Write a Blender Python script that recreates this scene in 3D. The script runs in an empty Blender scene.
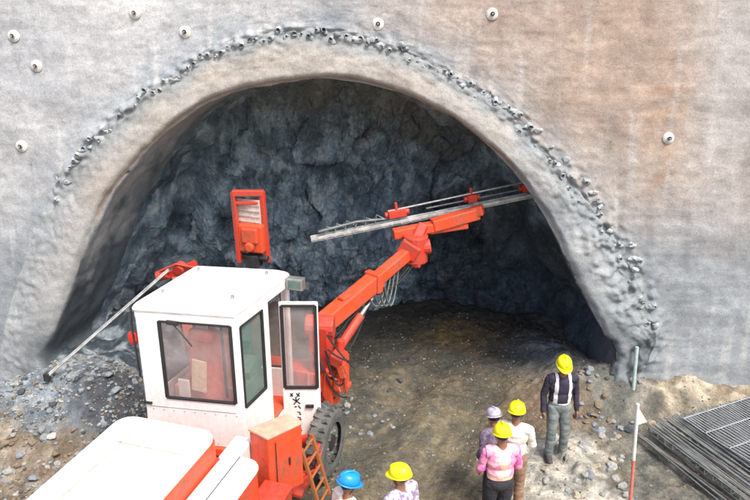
import bpy, bmesh, math, random
import numpy as np
from math import sin, cos, tan, pi, radians, sqrt, exp, atan2
from mathutils import Vector, Matrix, noise
random.seed(7)
S = bpy.context.scene
COL = S.collection

# ------------------------------------------------------------------ camera numbers
F, PIT, H = 700.0, radians(20), 6.6

def wallpt(px, py, Y=10.3, k=0.1):
    """photo point -> point on the plane y = Y + k z (the headwall leans back a little)"""
    a = (px-375)/F; u = (250-py)/F
    dy = cos(PIT)+u*sin(PIT); dz = -sin(PIT)+u*cos(PIT)
    t = (Y+k*H)/(dy-k*dz)
    return Vector((a*t, dy*t, H+dz*t))

def groundpt(px, py, z=0.0):
    a = (px-375)/F; u = (250-py)/F
    dy = cos(PIT)+u*sin(PIT); dz = -sin(PIT)+u*cos(PIT)
    t = (z-H)/dz
    return Vector((a*t, dy*t, z))

# ------------------------------------------------------------------ materials
def mat(name):
    m = bpy.data.materials.new(name); m.use_nodes = True
    nt = m.node_tree; b = nt.nodes['Principled BSDF']
    return m, nt, b

def lk(nt, a, b): nt.links.new(a, b)

def node(nt, t, **kw):
    n = nt.nodes.new(t)
    for k, v in kw.items():
        if k.startswith('i_'):
            n.inputs[k[2:].replace('_', ' ')].default_value = v
        else: setattr(n, k, v)
    return n

def mixcol(nt, fac, a, b, mode='MIX'):
    n = nt.nodes.new('ShaderNodeMix'); n.data_type = 'RGBA'; n.blend_type = mode
    for i, v in ((0, fac), (6, a), (7, b)):
        if hasattr(v, 'is_linked') or hasattr(v, 'links'): nt.links.new(v, n.inputs[i])
        else:
            n.inputs[i].default_value = v if i == 0 else (*v[:3], 1)
    return n.outputs[2]

def ramp(nt, src, stops):
    n = nt.nodes.new('ShaderNodeValToRGB')
    e = n.color_ramp.elements
    while len(e) < len(stops): e.new(0.5)
    for i, (p, c) in enumerate(stops):
        e[i].position = p
        e[i].color = (c, c, c, 1) if not isinstance(c, tuple) else (*c, 1)
    nt.links.new(src, n.inputs[0]); return n.outputs[0]

def coords(nt, scale=(1, 1, 1)):
    tc = nt.nodes.new('ShaderNodeTexCoord'); mp = nt.nodes.new('ShaderNodeMapping')
    mp.inputs['Scale'].default_value = scale
    nt.links.new(tc.outputs['Object'], mp.inputs[0]); return mp.outputs[0]

def noi(nt, vec, sc, det=6, rough=0.6, dist=0.0):
    n = nt.nodes.new('ShaderNodeTexNoise'); nt.links.new(vec, n.inputs['Vector'])
    n.inputs['Scale'].default_value = sc; n.inputs['Detail'].default_value = det
    n.inputs['Roughness'].default_value = rough; n.inputs['Distortion'].default_value = dist
    return n.outputs[0]

def vor(nt, vec, sc, feat='F1'):
    n = nt.nodes.new('ShaderNodeTexVoronoi'); nt.links.new(vec, n.inputs['Vector'])
    n.feature = feat; n.inputs['Scale'].default_value = sc
    return n

def bump(nt, b, h, strength=0.5, dist=0.02, prev=None):
    n = nt.nodes.new('ShaderNodeBump'); n.inputs['Strength'].default_value = strength
    n.inputs['Distance'].default_value = dist
    nt.links.new(h, n.inputs['Height'])
    if prev: nt.links.new(prev, n.inputs['Normal'])
    nt.links.new(n.outputs[0], b.inputs['Normal']); return n.outputs[0]

def math_n(nt, op, a, b=None):
    n = nt.nodes.new('ShaderNodeMath'); n.operation = op
    for i, v in enumerate((a, b)):
        if v is None: continue
        if isinstance(v, (int, float)): n.inputs[i].default_value = v
        else: nt.links.new(v, n.inputs[i])
    return n.outputs[0]

def painted(name, col, rough=0.45, dirt=(0.16, 0.12, 0.08), amount=0.5, metal=0.0, seed=0):
    m, nt, b = mat(name)
    v = coords(nt)
    n1 = noi(nt, v, 3.0+seed, 8, 0.65); n2 = noi(nt, v, 19.0, 5, 0.7)
    f = ramp(nt, math_n(nt, 'MULTIPLY', n1, n2), [(0.20, 0.0), (0.42, amount)])
    c = mixcol(nt, f, col, dirt)
    vs = coords(nt, (9, 9, 0.8)); n4 = noi(nt, vs, 1.6, 6, 0.7)          # run-down grime
    c = mixcol(nt, ramp(nt, n4, [(0.52, 0.0), (0.72, amount*0.7)]), c, dirt)
    n5 = noi(nt, v, 55, 4, 0.8); c = mixcol(nt, ramp(nt, n5, [(0.62, 0.0), (0.68, amount)]), c, tuple(x*.5 for x in dirt))
    lk(nt, c, b.inputs['Base Color'])
    r = ramp(nt, n1, [(0.3, rough-0.1), (0.7, min(1, rough+0.25))])
    lk(nt, r, b.inputs['Roughness'])
    b.inputs['Metallic'].default_value = metal
    bump(nt, b, n2, 0.12, 0.004)
    return m

def plain(name, col, rough=0.6, metal=0.0, var=0.25, sc=12):
    m, nt, b = mat(name)
    v = coords(nt)
    n = noi(nt, v, sc, 5, 0.6)
    f = ramp(nt, n, [(0.3, 0.0), (0.75, 1.0)])
    c = mixcol(nt, f, tuple(x*(1-var) for x in col), tuple(min(1, x*(1+var)) for x in col))
    lk(nt, c, b.inputs['Base Color'])
    b.inputs['Roughness'].default_value = rough; b.inputs['Metallic'].default_value = metal
    bump(nt, b, n, 0.2, 0.004)
    return m

def cloth(name, col, col2=None, sc=9, rough=0.85):
    m, nt, b = mat(name)
    v = coords(nt)
    n = noi(nt, v, sc, 4, 0.6)
    f = ramp(nt, n, [(0.42, 0.0), (0.58, 1.0)])
    c = mixcol(nt, f, col, col2 or tuple(x*0.8 for x in col))
    lk(nt, c, b.inputs['Base Color']); b.inputs['Roughness'].default_value = rough
    bump(nt, b, noi(nt, v, 60, 3), 0.3, 0.003)
    return m

M = {}
M['white'] = painted('white_paint', (0.82, 0.81, 0.79), 0.4, (0.50, 0.42, 0.34), 0.35)
M['orange'] = painted('orange_paint', (0.78, 0.070, 0.018), 0.42, (0.20, 0.10, 0.06), 0.9)
M['red'] = painted('red_paint', (0.60, 0.04, 0.02), 0.45, (0.16, 0.08, 0.05), 0.9, seed=1)
M['yellow_steel'] = painted('ochre_paint', (0.36, 0.11, 0.03), 0.5, (0.15, 0.1, 0.06), 0.6)
M['black'] = plain('black_rubber', (0.018, 0.018, 0.02), 0.7)
M['tyre'] = plain('dusty_tyre', (0.10, 0.10, 0.095), 0.9, 0, 0.4, 6)
M['steel'] = plain('worn_steel', (0.42, 0.42, 0.41), 0.42, 0.75, 0.3)
M['rail'] = plain('pale_feed_rail', (0.55, 0.55, 0.53), 0.5, 0.3, 0.4, 7)
M['dark_steel'] = plain('dark_greasy_steel', (0.06, 0.06, 0.062), 0.5, 0.5, 0.4)
M['galv'] = plain('weathered_bar', (0.20, 0.22, 0.215), 0.55, 0.35, 0.35, 8)
M['rust'] = plain('rusty_bar', (0.25, 0.21, 0.18), 0.75, 0.2, 0.35, 8)
M['seat'] = plain('red_seat_vinyl', (0.80, 0.22, 0.15), 0.6)
M['cream'] = plain('cream_vinyl', (0.80, 0.66, 0.42), 0.6)
M['pinkin'] = plain('pink_cab_lining', (0.85, 0.46, 0.40), 0.7, 0, 0.2)
M['skin'] = plain('skin', (0.25, 0.12, 0.075), 0.55, 0, 0.12)
M['hair'] = plain('black_hair', (0.012, 0.010, 0.010), 0.6)
M['boot'] = plain('dusty_black_boot', (0.06, 0.05, 0.045), 0.7)
M['yhat'] = plain('yellow_helmet_plastic', (0.85, 0.80, 0.012), 0.35, 0, 0.04)
M['bhat'] = plain('blue_helmet_plastic', (0.01, 0.25, 0.72), 0.3, 0, 0.05)
M['ghat'] = cloth('grey_lilac_cloth', (0.36, 0.33, 0.37), (0.20, 0.19, 0.23))
M['lamp'] = plain('lamp_red', (0.75, 0.03, 0.02), 0.25, 0, 0.1)

def glass(name, tint, alpha, rough=0.05):
    m, nt, b = mat(name)
    out = nt.nodes['Material Output']
    tr = node(nt, 'ShaderNodeBsdfTransparent'); tr.inputs[0].default_value = (*tint, 1)
    b.inputs['Base Color'].default_value = (*[0.5*t for t in tint], 1)
    v = coords(nt); n = noi(nt, v, 2.5, 6, 0.6)
    lk(nt, ramp(nt, n, [(0.3, rough), (0.8, rough+0.2)]), b.inputs['Roughness'])
    b.inputs['IOR'].default_value = 1.5
    mx = node(nt, 'ShaderNodeMixShader')
    lk(nt, ramp(nt, n, [(0.35, alpha), (0.7, alpha+0.18)]), mx.inputs[0])
    lk(nt, tr.outputs[0], mx.inputs[1]); lk(nt, b.outputs[0], mx.inputs[2])
    lk(nt, mx.outputs[0], out.inputs[0]); return m
M['glass'] = glass('dusty_clear_glass', (0.97, 0.93, 0.92), 0.12)
M['gglass'] = glass('green_tinted_glass', (0.62, 0.80, 0.75), 0.22)

# ------------------------------------------------------------------ object helpers
def tag(o, label, cat, group=None):
    o['label'] = label; o['category'] = cat
    if group: o['group'] = group
    return o

def empty(name, loc, rz=0.0, label=None, cat=None, group=None):
    o = bpy.data.objects.new(name, None); COL.objects.link(o)
    o.location = loc; o.rotation_euler = (0, 0, rz); o.empty_display_size = 0.2
    if label: tag(o, label, cat, group)
    return o

def mesh_obj(name, me, parent=None, mats=()):
    o = bpy.data.objects.new(name, me); COL.objects.link(o)
    if parent: o.parent = parent
    for m in mats: me.materials.append(m)
    return o

class B:
    """collects shapes, then links them as one mesh object"""
    def __init__(s): s.v = []; s.f = []; s.mi = []; s.cur = 0
    def add(s, vs, fs):
        n = len(s.v); s.v += [tuple(v) for v in vs]
        s.f += [tuple(i+n for i in f) for f in fs]; s.mi += [s.cur]*len(fs); return s
    def box(s, c, d, R=None):
        R = R or Matrix.Identity(3); c = Vector(c)
        vs = [c + R @ Vector((sx*d[0]/2, sy*d[1]/2, sz*d[2]/2)) for sx in (-1, 1) for sy in (-1, 1) for sz in (-1, 1)]
        return s.add(vs, [(0,1,3,2),(4,6,7,5),(0,4,5,1),(2,3,7,6),(0,2,6,4),(1,5,7,3)])
    def prism(s, poly, z0, z1):
        n = len(poly)
        vs = [(p[0], p[1], z0) for p in poly]+[(p[0], p[1], z1) for p in poly]
        fs = [tuple(range(n-1, -1, -1)), tuple(range(n, 2*n))]
        fs += [(i, (i+1) % n, n+(i+1) % n, n+i) for i in range(n)]
        return s.add(vs, fs)
    def tube(s, pts, rad, n=10, cap=True):
        pts = [Vector(p) for p in pts]
        if isinstance(rad, (int, float)): rad = [rad]*len(pts)
        rings = []
        t0 = (pts[1]-pts[0]).normalized()
        up = Vector((0, 0, 1)) if abs(t0.z) < 0.9 else Vector((1, 0, 0))
        nx = t0.cross(up).normalized()
        for i, p in enumerate(pts):
            t = (pts[min(i+1, len(pts)-1)]-pts[max(i-1, 0)]).normalized()
            nx = (nx - t*nx.dot(t)).normalized(); ny = t.cross(nx)
            rings.append([p + (nx*cos(2*pi*k/n)+ny*sin(2*pi*k/n))*rad[i] for k in range(n)])
        vs = [v for r in rings for v in r]; fs = []
        for i in range(len(pts)-1):
            for k in range(n):
                a = i*n+k; b = i*n+(k+1) % n
                fs.append((a, b, b+n, a+n))
        if cap:
            fs.append(tuple(range(n-1, -1, -1))); fs.append(tuple(range((len(pts)-1)*n, len(pts)*n)))
        return s.add(vs, fs)
    def beam(s, p, q, w, h, up=(0, 0, 1)):
        p = Vector(p); q = Vector(q); t = (q-p); L = t.length; t.normalize()
        up = Vector(up); x = t.cross(up).normalized(); z = x.cross(t)
        R = Matrix((x, t, z)).transposed()
        return s.box((p+q)/2, (w, L, h), R)
    def ball(s, c, r, seg=14, rings=9, R=None):
        c = Vector(c); r = Vector(r) if not isinstance(r, (int, float)) else Vector((r, r, r))
        vs = [Vector((0, 0, 1))]
        for i in range(1, rings):
            a = pi*i/rings
            for k in range(seg):
                b = 2*pi*k/seg
                vs.append(Vector((sin(a)*cos(b), sin(a)*sin(b), cos(a))))
        vs.append(Vector((0, 0, -1)))
        R = R or Matrix.Identity(3)
        vs = [c + R @ Vector((v.x*r.x, v.y*r.y, v.z*r.z)) for v in vs]
        fs = [(0, 1+k, 1+(k+1) % seg) for k in range(seg)]
        for i in range(rings-2):
            for k in range(seg):
                a = 1+i*seg+k; b = 1+i*seg+(k+1) % seg
                fs.append((a, a+seg, b+seg, b))
        l = len(vs)-1; a0 = 1+(rings-2)*seg
        fs += [(l, a0+(k+1) % seg, a0+k) for k in range(seg)]
        return s.add(vs, fs)
    def build(s, name, mats, parent=None, bevel=0.0, seg=2, smooth=False, solid=0.0, xf=None):
        me = bpy.data.meshes.new(name)
        vs = s.v if xf is None else [tuple(xf @ Vector(v)) for v in s.v]
        me.from_pydata(vs, [], s.f)
        if not isinstance(mats, (list, tuple)): mats = [mats]
        for m in mats: me.materials.append(m)
        me.polygons.foreach_set('material_index', s.mi)
        if smooth: me.polygons.foreach_set('use_smooth', [True]*len(s.f))
        me.update()
        o = bpy.data.objects.new(name, me); COL.objects.link(o)
        if parent: o.parent = parent
        if solid:
            w = o.modifiers.new('w', 'WELD'); w.merge_threshold = 0.001
            m_ = o.modifiers.new('s', 'SOLIDIFY'); m_.thickness = solid; m_.offset = 0
        if bevel:
            b = o.modifiers.new('b', 'BEVEL'); b.width = bevel; b.segments = seg; b.limit_method = 'ANGLE'
            b.angle_limit = radians(35)
        return o

def smoothstep(a, b, x):
    t = max(0.0, min(1.0, (x-a)/(b-a))); return t*t*(3-2*t)

def fbm(x, y, z, o=4): return noise.fractal(Vector((x, y, z)), 0.9, 2.1, o)   # about -1..1

def lerp3(a, b, t): return tuple(a[i]*(1-t)+b[i]*t for i in range(3))

def set_cols(me, cols):
    a = me.color_attributes.new('tone', 'FLOAT_COLOR', 'POINT')
    arr = np.ones((len(cols), 4), dtype=np.float32); arr[:, :3] = cols
    a.data.foreach_set('color', arr.ravel())

# ------------------------------------------------------------------ tunnel outline
def spline(pts, n):
    P = [Vector(p) for p in pts]
    P = [P[0]*2-P[1]]+P+[P[-1]*2-P[-2]]
    out = []
    for i in range(1, len(P)-2):
        for k in range(40):
            t = k/40
            out.append(0.5*((2*P[i])+(-P[i-1]+P[i+1])*t+(2*P[i-1]-5*P[i]+4*P[i+1]-P[i+2])*t*t+(-P[i-1]+3*P[i]-3*P[i+1]+P[i+2])*t**3))
    out.append(P[-2])
    d = [0]
    for i in range(1, len(out)): d.append(d[-1]+(out[i]-out[i-1]).length)
    res = []; j = 0
    for k in range(n):
        L = d[-1]*k/(n-1)
        while j < len(d)-2 and d[j+1] < L: j += 1
        f = (L-d[j])/max(1e-9, d[j+1]-d[j]); res.append(out[j].lerp(out[j+1], f))
    return res

NT = 520
def wxz(p): w = wallpt(*p); return (w.x, 0, w.z)
LIP = spline([(-5.35, 0, -0.6), (-5.2, 0, 0.2)] + [wxz(p) for p in [(42, 362), (54, 330), (68, 296), (84, 255), (108, 198), (150, 145), (200, 106), (250, 87), (325, 78), (380, 85), (430, 104), (470, 129), (510, 166), (540, 207), (562, 248), (581, 290), (600, 326), (617, 352)]] + [(3.88, 0, 0.2), (4.0, 0, -0.6)], NT)
RING = spline([(-6.6, 0, -0.6), (-6.4, 0, 0.3)] + [wxz(p) for p in [(5, 330), (22, 270), (50, 200), (90, 142), (130, 106), (170, 76), (210, 52), (250, 38), (300, 30), (350, 34), (380, 42), (420, 58), (460, 80), (500, 106), (520, 124), (555, 163), (590, 205), (620, 250), (640, 290), (654, 330), (652, 350)]] + [(4.2, 0, 0.2), (4.25, 0, -0.6)], NT)
CEN = Vector((-0.85, 0, -0.62))

def yw(x, z): return 10.3+0.1*z

def wall_noise(x, z):
    d = 0.05*fbm(x*0.5, 3.1, z*0.5, 4) + 0.018*fbm(x*2.2, 1.7, z*3.2, 4)+0.006*fbm(x*9, 5, z*14, 3)
    return d

def blob(x, z, cx, cz, rx, rz):
    return exp(-(((x-cx)/rx)**2+((z-cz)/rz)**2))

def P2(px, py): w = wallpt(px, py); return w.x, w.z

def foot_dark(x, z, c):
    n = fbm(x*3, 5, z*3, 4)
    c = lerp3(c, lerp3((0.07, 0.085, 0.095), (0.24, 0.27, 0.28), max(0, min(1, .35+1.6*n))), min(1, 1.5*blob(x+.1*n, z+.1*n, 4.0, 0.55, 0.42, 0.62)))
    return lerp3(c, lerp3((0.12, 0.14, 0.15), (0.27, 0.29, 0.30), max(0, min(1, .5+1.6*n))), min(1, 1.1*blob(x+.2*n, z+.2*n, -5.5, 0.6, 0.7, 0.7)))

def fringe(x, z):          # knobbly crust where the collar meets the wall
    a = noise.noise(Vector((x*8.5, 3, z*8.5))); b_ = noise.noise(Vector((x*17, 8, z*17)))
    return 0.13*max(0, a+0.10)+0.07*max(0, b_)+0.03*noise.noise(Vector((x*4, 0, z*4)))

def wall_color(x, z, ringd):
    n = fbm(x*0.7+3, 0, z*0.7, 5); n2 = fbm(x*2.3, 4, z*2.3, 4); ns = fbm(x*0.9, 9, z*6.0, 4)
    left = (0.43, 0.425, 0.42); blue = (0.245, 0.28, 0.30); tan_ = (0.40, 0.315, 0.245); pale = (0.53, 0.51, 0.48)
    c = left
    t = smoothstep(-0.8, 1.6, x+0.6*n)                         # the right side is browner
    c = lerp3(c, lerp3(tan_, (0.43, 0.38, 0.33), 0.5+0.5*ns), t*0.95)
    c = lerp3(c, pale, 0.6*max(0, min(1, 0.3+0.9*n))*(1-0.75*t))
    # orange rust patches on the upper right
    for (px, py, rx, rz, a) in [(590, 75, .5, .7, .55), (665, 95, .55, .9, .75), (625, 20, .5, .35, .5), (665, 170, .15, .5, .7), (560, 110, .5, .3, .3), (520, 15, 1.2, .3, .4), (700, 60, .6, .3, .25)]:
        cx, cz = P2(px, py)
        c = lerp3(c, (0.42, 0.265, 0.165), max(0, min(1, a*blob(x+0.25*n2, z+0.2*n, cx, cz, rx, rz)*(0.9+0.7*ns))))
    c = lerp3(c, lerp3((0.27, 0.295, 0.31), (0.49, 0.485, 0.47), max(0, min(1, .5+1.2*fbm(x*.45, 31, z*.45, 3)))), .45*(1-t))
    c = lerp3(c, (0.41, 0.325, 0.265), max(0, min(.65, .7*blob(x+.6*n, z+.4*n2, 3.0, 6.3, 2.6, 1.5))))
    # pale run at the right border
    cx, cz = P2(735, 80); c = lerp3(c, (0.42, 0.42, 0.41), 0.75*blob(x, z, cx, cz, 0.7, 2.4))
    # smooth blue grey lower band
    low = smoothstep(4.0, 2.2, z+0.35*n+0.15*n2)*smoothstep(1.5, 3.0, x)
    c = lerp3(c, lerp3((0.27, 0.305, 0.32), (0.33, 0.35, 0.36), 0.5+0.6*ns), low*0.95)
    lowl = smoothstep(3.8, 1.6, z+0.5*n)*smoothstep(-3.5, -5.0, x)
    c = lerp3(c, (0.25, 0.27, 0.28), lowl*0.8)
    # damp blue halo just outside the ring of pipes
    if ringd > -0.05:
        hal = exp(-max(0, ringd-0.02)/0.42)*(0.8+0.7*n2)
        c = lerp3(c, blue, max(0, min(0.8, hal*0.85)))
    # dark seep streaks
    st = fbm(x*3.5, 2.2, z*0.35, 4)
    c = lerp3(c, tuple(v*0.74 for v in c), max(0, min(0.45, (st-0.25)*1.3)))
    st = fbm(x*8+5, 6, z*0.6, 4); c = lerp3(c, (0.5, 0.49, 0.47), max(0, min(0.45, (st-0.3)*1.6)))
    # pock marks and dirt
    p = fbm(x*7, 8, z*7, 3)
    if p > 0.5: c = tuple(v*(1-0.2*min(1, (p-0.5)*4)) for v in c)
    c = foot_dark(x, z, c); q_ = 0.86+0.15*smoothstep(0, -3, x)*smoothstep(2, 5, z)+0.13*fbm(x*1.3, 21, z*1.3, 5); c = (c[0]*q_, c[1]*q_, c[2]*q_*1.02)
    # horizontal screed bands on the right
    c = tuple(v*(1+0.11*t*fbm(x*0.4, 12, z*11, 3)) for v in c)
    return c

def dist_ring(i, r):   # signed distance along the spoke
    return r

# wall sheet
ZT = 9.6; XL, XR = -26.0, 24.0
NR = 150
verts = []; cols = []
for i in range(NT):
    rp = RING[i]; d = rp-CEN; d.y = 0; L = d.length
    d = d/L
    big = 1e9
    if d.x > 1e-6: big = min(big, (XR-CEN.x)/d.x)
    if d.x < -1e-6: big = min(big, (XL-CEN.x)/d.x)
    if d.z > 1e-6: big = min(big, (ZT-CEN.z)/d.z)
    for j in range(NR):
        f = j/(NR-1)
        r = L+(big-L)*(0.35*f+0.65*f**3)
        x = CEN.x+d.x*r; z = CEN.z+d.z*r
        near = exp(-(r-L)/0.25)
        y = yw(x, z)+wall_noise(x, z) - near*0.03-(fringe(x, z)*exp(-((r-L)/(0.10+0.14*smoothstep(.55, .8, i/NT)))**2) if r-L < 0.8 else 0)*smoothstep(.17, .27, i/NT)
        verts.append((x, y, z)); cols.append(wall_color(x, z, r-L))
faces = []
for i in range(NT-1):
    for j in range(NR-1):
        a = i*NR+j; faces.append((a, a+1, a+NR+1, a+NR))
portal = empty('tunnel_portal', (-0.85, 10.3, 0), 0, 'grey sprayed concrete headwall around the arched tunnel mouth', 'tunnel portal')
def to_local(vs, p): l = p.location; return [(v[0]-l.x, v[1]-l.y, v[2]-l.z) for v in vs]
me = bpy.data.meshes.new('headwall'); me.from_pydata(to_local(verts, portal), [], faces)
me.polygons.foreach_set('use_smooth', [True]*len(faces)); set_cols(me, cols)

mw, nt, b = mat('sprayed_concrete')
at = node(nt, 'ShaderNodeVertexColor'); at.layer_name = 'tone'
v = coords(nt); vs_ = coords(nt, (1.0, 1.0, 7.0))
n1 = noi(nt, v, 5, 9, 0.7); n2 = noi(nt, vs_, 2.2, 8, 0.7); n3 = noi(nt, v, 40, 8, 0.8)
c = mixcol(nt, 0.55, at.outputs[0], ramp(nt, n1, [(0.25, 0.28), (0.5, 0.5), (0.8, 0.78)]), 'OVERLAY')
c = mixcol(nt, 0.12, c, ramp(nt, n2, [(0.3, 0.25), (0.5, 0.5), (0.72, 0.75)]), 'OVERLAY')
c = mixcol(nt, 0.45, c, ramp(nt, n3, [(0.35, 0.3), (0.5, 0.5), (0.7, 0.7)]), 'OVERLAY')
lk(nt, c, b.inputs['Base Color']); b.inputs['Roughness'].default_value = 0.93
b.inputs['Specular IOR Level'].default_value = 0.25
p_ = bump(nt, b, n1, 0.3, 0.025); vg = vor(nt, v, 13); p_ = bump(nt, b, vg.outputs[0], 0.18, 0.015, p_); bump(nt, b, n3, 0.5, 0.012, p_)
M['shot'] = mw
mesh_obj('headwall', me, portal, [mw])

# collar: from the ring over a rounded lip and into the soffit
prof = []   # (radial blend 0=ring 1=lip, forward offset, extra)
verts = []; cols = []; NP = 48
for i in range(NT):
    rp, lp = RING[i], LIP[i]
    dirn = (rp-CEN); dirn.y = 0; dirn.normalize()
    u = i/(NT-1)
    rough = 0.35+1.3*smoothstep(0.62, 0.85, u)
    foot = smoothstep(0.0, 0.32, u)*(1-smoothstep(0.93, 0.975, u))     # the collar dies out towards its feet
    for j in range(NP):
        if j < 32:
            f = (j/31)**1.15
            x = rp.x+(lp.x-rp.x)*f; z = rp.z+(lp.z-rp.z)*f
            prot = (0.04+0.10*sin(min(1, f*1.5)*pi/2))*foot
            prot -= 0.12*max(0, (f-0.84)/0.16)**2*foot
            y = yw(x, z)-prot+0.9*wall_noise(x, z)*f + wall_noise(x, z)*(1-f)
            if f == 0: y = yw(x, z)+wall_noise(x, z)-0.03
            a = fbm(x*1.6, 5, z*1.6, 4)*0.06*rough+fbm(x*6, 2, z*6, 4)*0.03*rough+0.03*fbm(x*11, 2, z*11, 3)*(1-f)
            y += a*(sin(pi*min(1, f+0.15)) if f > 0 else 0)
            y -= fringe(x, z)*exp(-(f/(0.17+.2*smoothstep(.6, .8, u)))**2)*smoothstep(.17, .27, u)
            # ragged lip
            s_ = smoothstep(0.8, 1, f)*(0.05*fbm(u*22, 0.3, 2, 4)+0.02*fbm(u*90, 3, 1, 3))*(0.5+rough*0.6)
            x += dirn.x*s_; z += dirn.z*s_
            cc = lerp3((0.44, 0.39, 0.335), (0.39, 0.385, 0.375), 0.5+0.5*fbm(x*1.1, 7, z*1.1, 3))
            cc = lerp3(cc, lerp3((0.27, 0.30, 0.315), (0.40, 0.415, 0.42), max(0, min(1, .5+1.3*fbm(x*1.9, 4, z*1.9, 4)))), smoothstep(0.64, 0.78, u))
            cc = lerp3(cc, (0.255, 0.285, 0.295), (1-smoothstep(0.05, 0.62, f+.18*fbm(x*2.2, 3, z*2.2, 4)))*0.85)
            cc = lerp3(cc, (0.36, 0.38, 0.39), 0.7*smoothstep(0.3, 0.15, u))
            cc = lerp3(cc, (0.13, 0.15, 0.165), 0.85*(1-smoothstep(0.07, 0.17, u))*smoothstep(0.45, 0.95, f+0.35*fbm(x*2, 1, z*2, 4)))
            cc = lerp3(cc, (0.10, 0.12, 0.13), 0.85*smoothstep(0.885, 0.915, u+0.03*fbm(x*3, 1, z*3, 4)))
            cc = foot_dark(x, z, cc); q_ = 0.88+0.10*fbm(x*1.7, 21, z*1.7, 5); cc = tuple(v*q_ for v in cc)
            if j > 29 and 0.25 < u < 0.7: cc = lerp3(cc, (0.24, 0.17, 0.12), 0.6)
        else:
            g = (j-31)/(NP-32)
            dep = 1.35*g
            kk = 0.30*(1-smoothstep(0.25, 0.5, u))+0.02+0.10*smoothstep(.08, .0, u)
            k = 0.01+kk*g+(0.05*fbm(u*9, g*2, 7, 3)*g+0.03*fbm(u*34, g*6, 1, 3))*(1 if u < .5 else .6)
            k -= 0.12*g*smoothstep(0.55, 0.8, u)
            x = lp.x-dirn.x*k; z = lp.z-dirn.z*k
            y = yw(x, z)-0.05*foot*(1-g)+dep-0.1*foot*(1-g)**3
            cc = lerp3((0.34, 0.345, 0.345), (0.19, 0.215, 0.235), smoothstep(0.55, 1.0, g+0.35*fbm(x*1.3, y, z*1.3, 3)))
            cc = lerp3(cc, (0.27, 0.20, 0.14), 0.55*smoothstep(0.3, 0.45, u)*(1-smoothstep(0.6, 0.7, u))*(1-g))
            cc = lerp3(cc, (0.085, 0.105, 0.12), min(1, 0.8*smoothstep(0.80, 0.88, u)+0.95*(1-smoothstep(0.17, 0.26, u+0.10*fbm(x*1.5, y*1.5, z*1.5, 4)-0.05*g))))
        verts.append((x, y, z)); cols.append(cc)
faces = []
for i in range(NT-1):
    for j in range(NP-1):
        a = i*NP+j; faces.append((a, a+NP, a+NP+1, a+1))
faces = [f[::-1] for f in faces]
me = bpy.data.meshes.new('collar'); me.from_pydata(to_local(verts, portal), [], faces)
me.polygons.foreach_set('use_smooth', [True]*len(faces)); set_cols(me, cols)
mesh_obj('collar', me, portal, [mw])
INNER = [Vector(verts[i*NP+NP-1]) for i in range(NT)]

# pipe ends that stand in a ring round the collar
M['pipe'] = plain('cement_crusted_pipe', (0.33, 0.355, 0.36), 0.95, 0, 0.55, 9)
acc = 0; last = RING[0]; prev_i = 0
npipe = 0
for i in range(1, NT):
    acc += (RING[i]-last).length; last = RING[i]
    if acc > 0.095:
        acc = 0; u = i/(NT-1)
        if u < 0.235 or u > 0.89: continue
        rp = RING[i]; d = (rp-CEN).normalized()
        if random.random() < 0.12: continue
        o = Vector((rp.x, 0, rp.z))+d*random.uniform(-0.10, 0.05+0.16*smoothstep(.55, .8, u))
        y0 = yw(o.x, o.z)+0.0
        L = random.uniform(0.10, 0.17); r = random.uniform(0.014, 0.033)
        q = B()
        tilt = Vector((random.uniform(-.1, .1), -1, random.uniform(-0.25, 0.05))).normalized()
        base = Vector((o.x, y0, o.z))
        rr = r*random.uniform(1.0, 1.6)
        q.tube([base, base+tilt*(L*0.5), base+tilt*L], [r*1.7, rr, r], 7, cap=False)
        q.tube([base+tilt*L, base+tilt*(L-0.07)], [r*0.99, r*0.6], 8, cap=False)
        # crust
        q.ball(base+Vector((random.uniform(-.05, .05), -0.06, random.uniform(-.06, .02))), (random.uniform(.03, .10), .05, random.uniform(.025, .055)), 9, 7)
        for k in range(len(q.v)):
            vv = Vector(q.v[k]); nn = noise.noise_vector(vv*14)*0.024; q.v[k] = tuple(vv+nn-portal.location)
        q.build('pipe_end', M['pipe'], portal)
        npipe += 1
# anchor plates
M['plate'] = plain('pale_anchor_plate', (0.60, 0.57, 0.53), 0.75, 0, 0.3)
for (px, py) in [(185, 32), (22, 146), (492, 14), (668, 138), (135, 13), (14, 36), (378, 24), (37, 66)]:
    c0 = wallpt(px, py); q = B()
    c0.y += wall_noise(c0.x, c0.z)
    a = Vector((0, -1, 0.1)).normalized()
    q.tube([c0-a*0.02, c0+a*0.02, c0+a*0.035], [0.092, 0.088, 0.06], 18)
    q.tube([c0+a*0.03, c0+a*0.07], [0.036, 0.032], 12, cap=False)
    q.cur = 1; q.tube([c0+a*0.034, c0+a*0.04], [0.030, 0.02], 12)
    q.cur = 2; q.tube([c0+a*0.0, c0+a*0.09], [0.013, 0.013], 8)
    q.v = to_local(q.v, portal)
    q.build('anchor_plate', [M['plate'], M['dark_steel'], M['steel']], portal)

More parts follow.
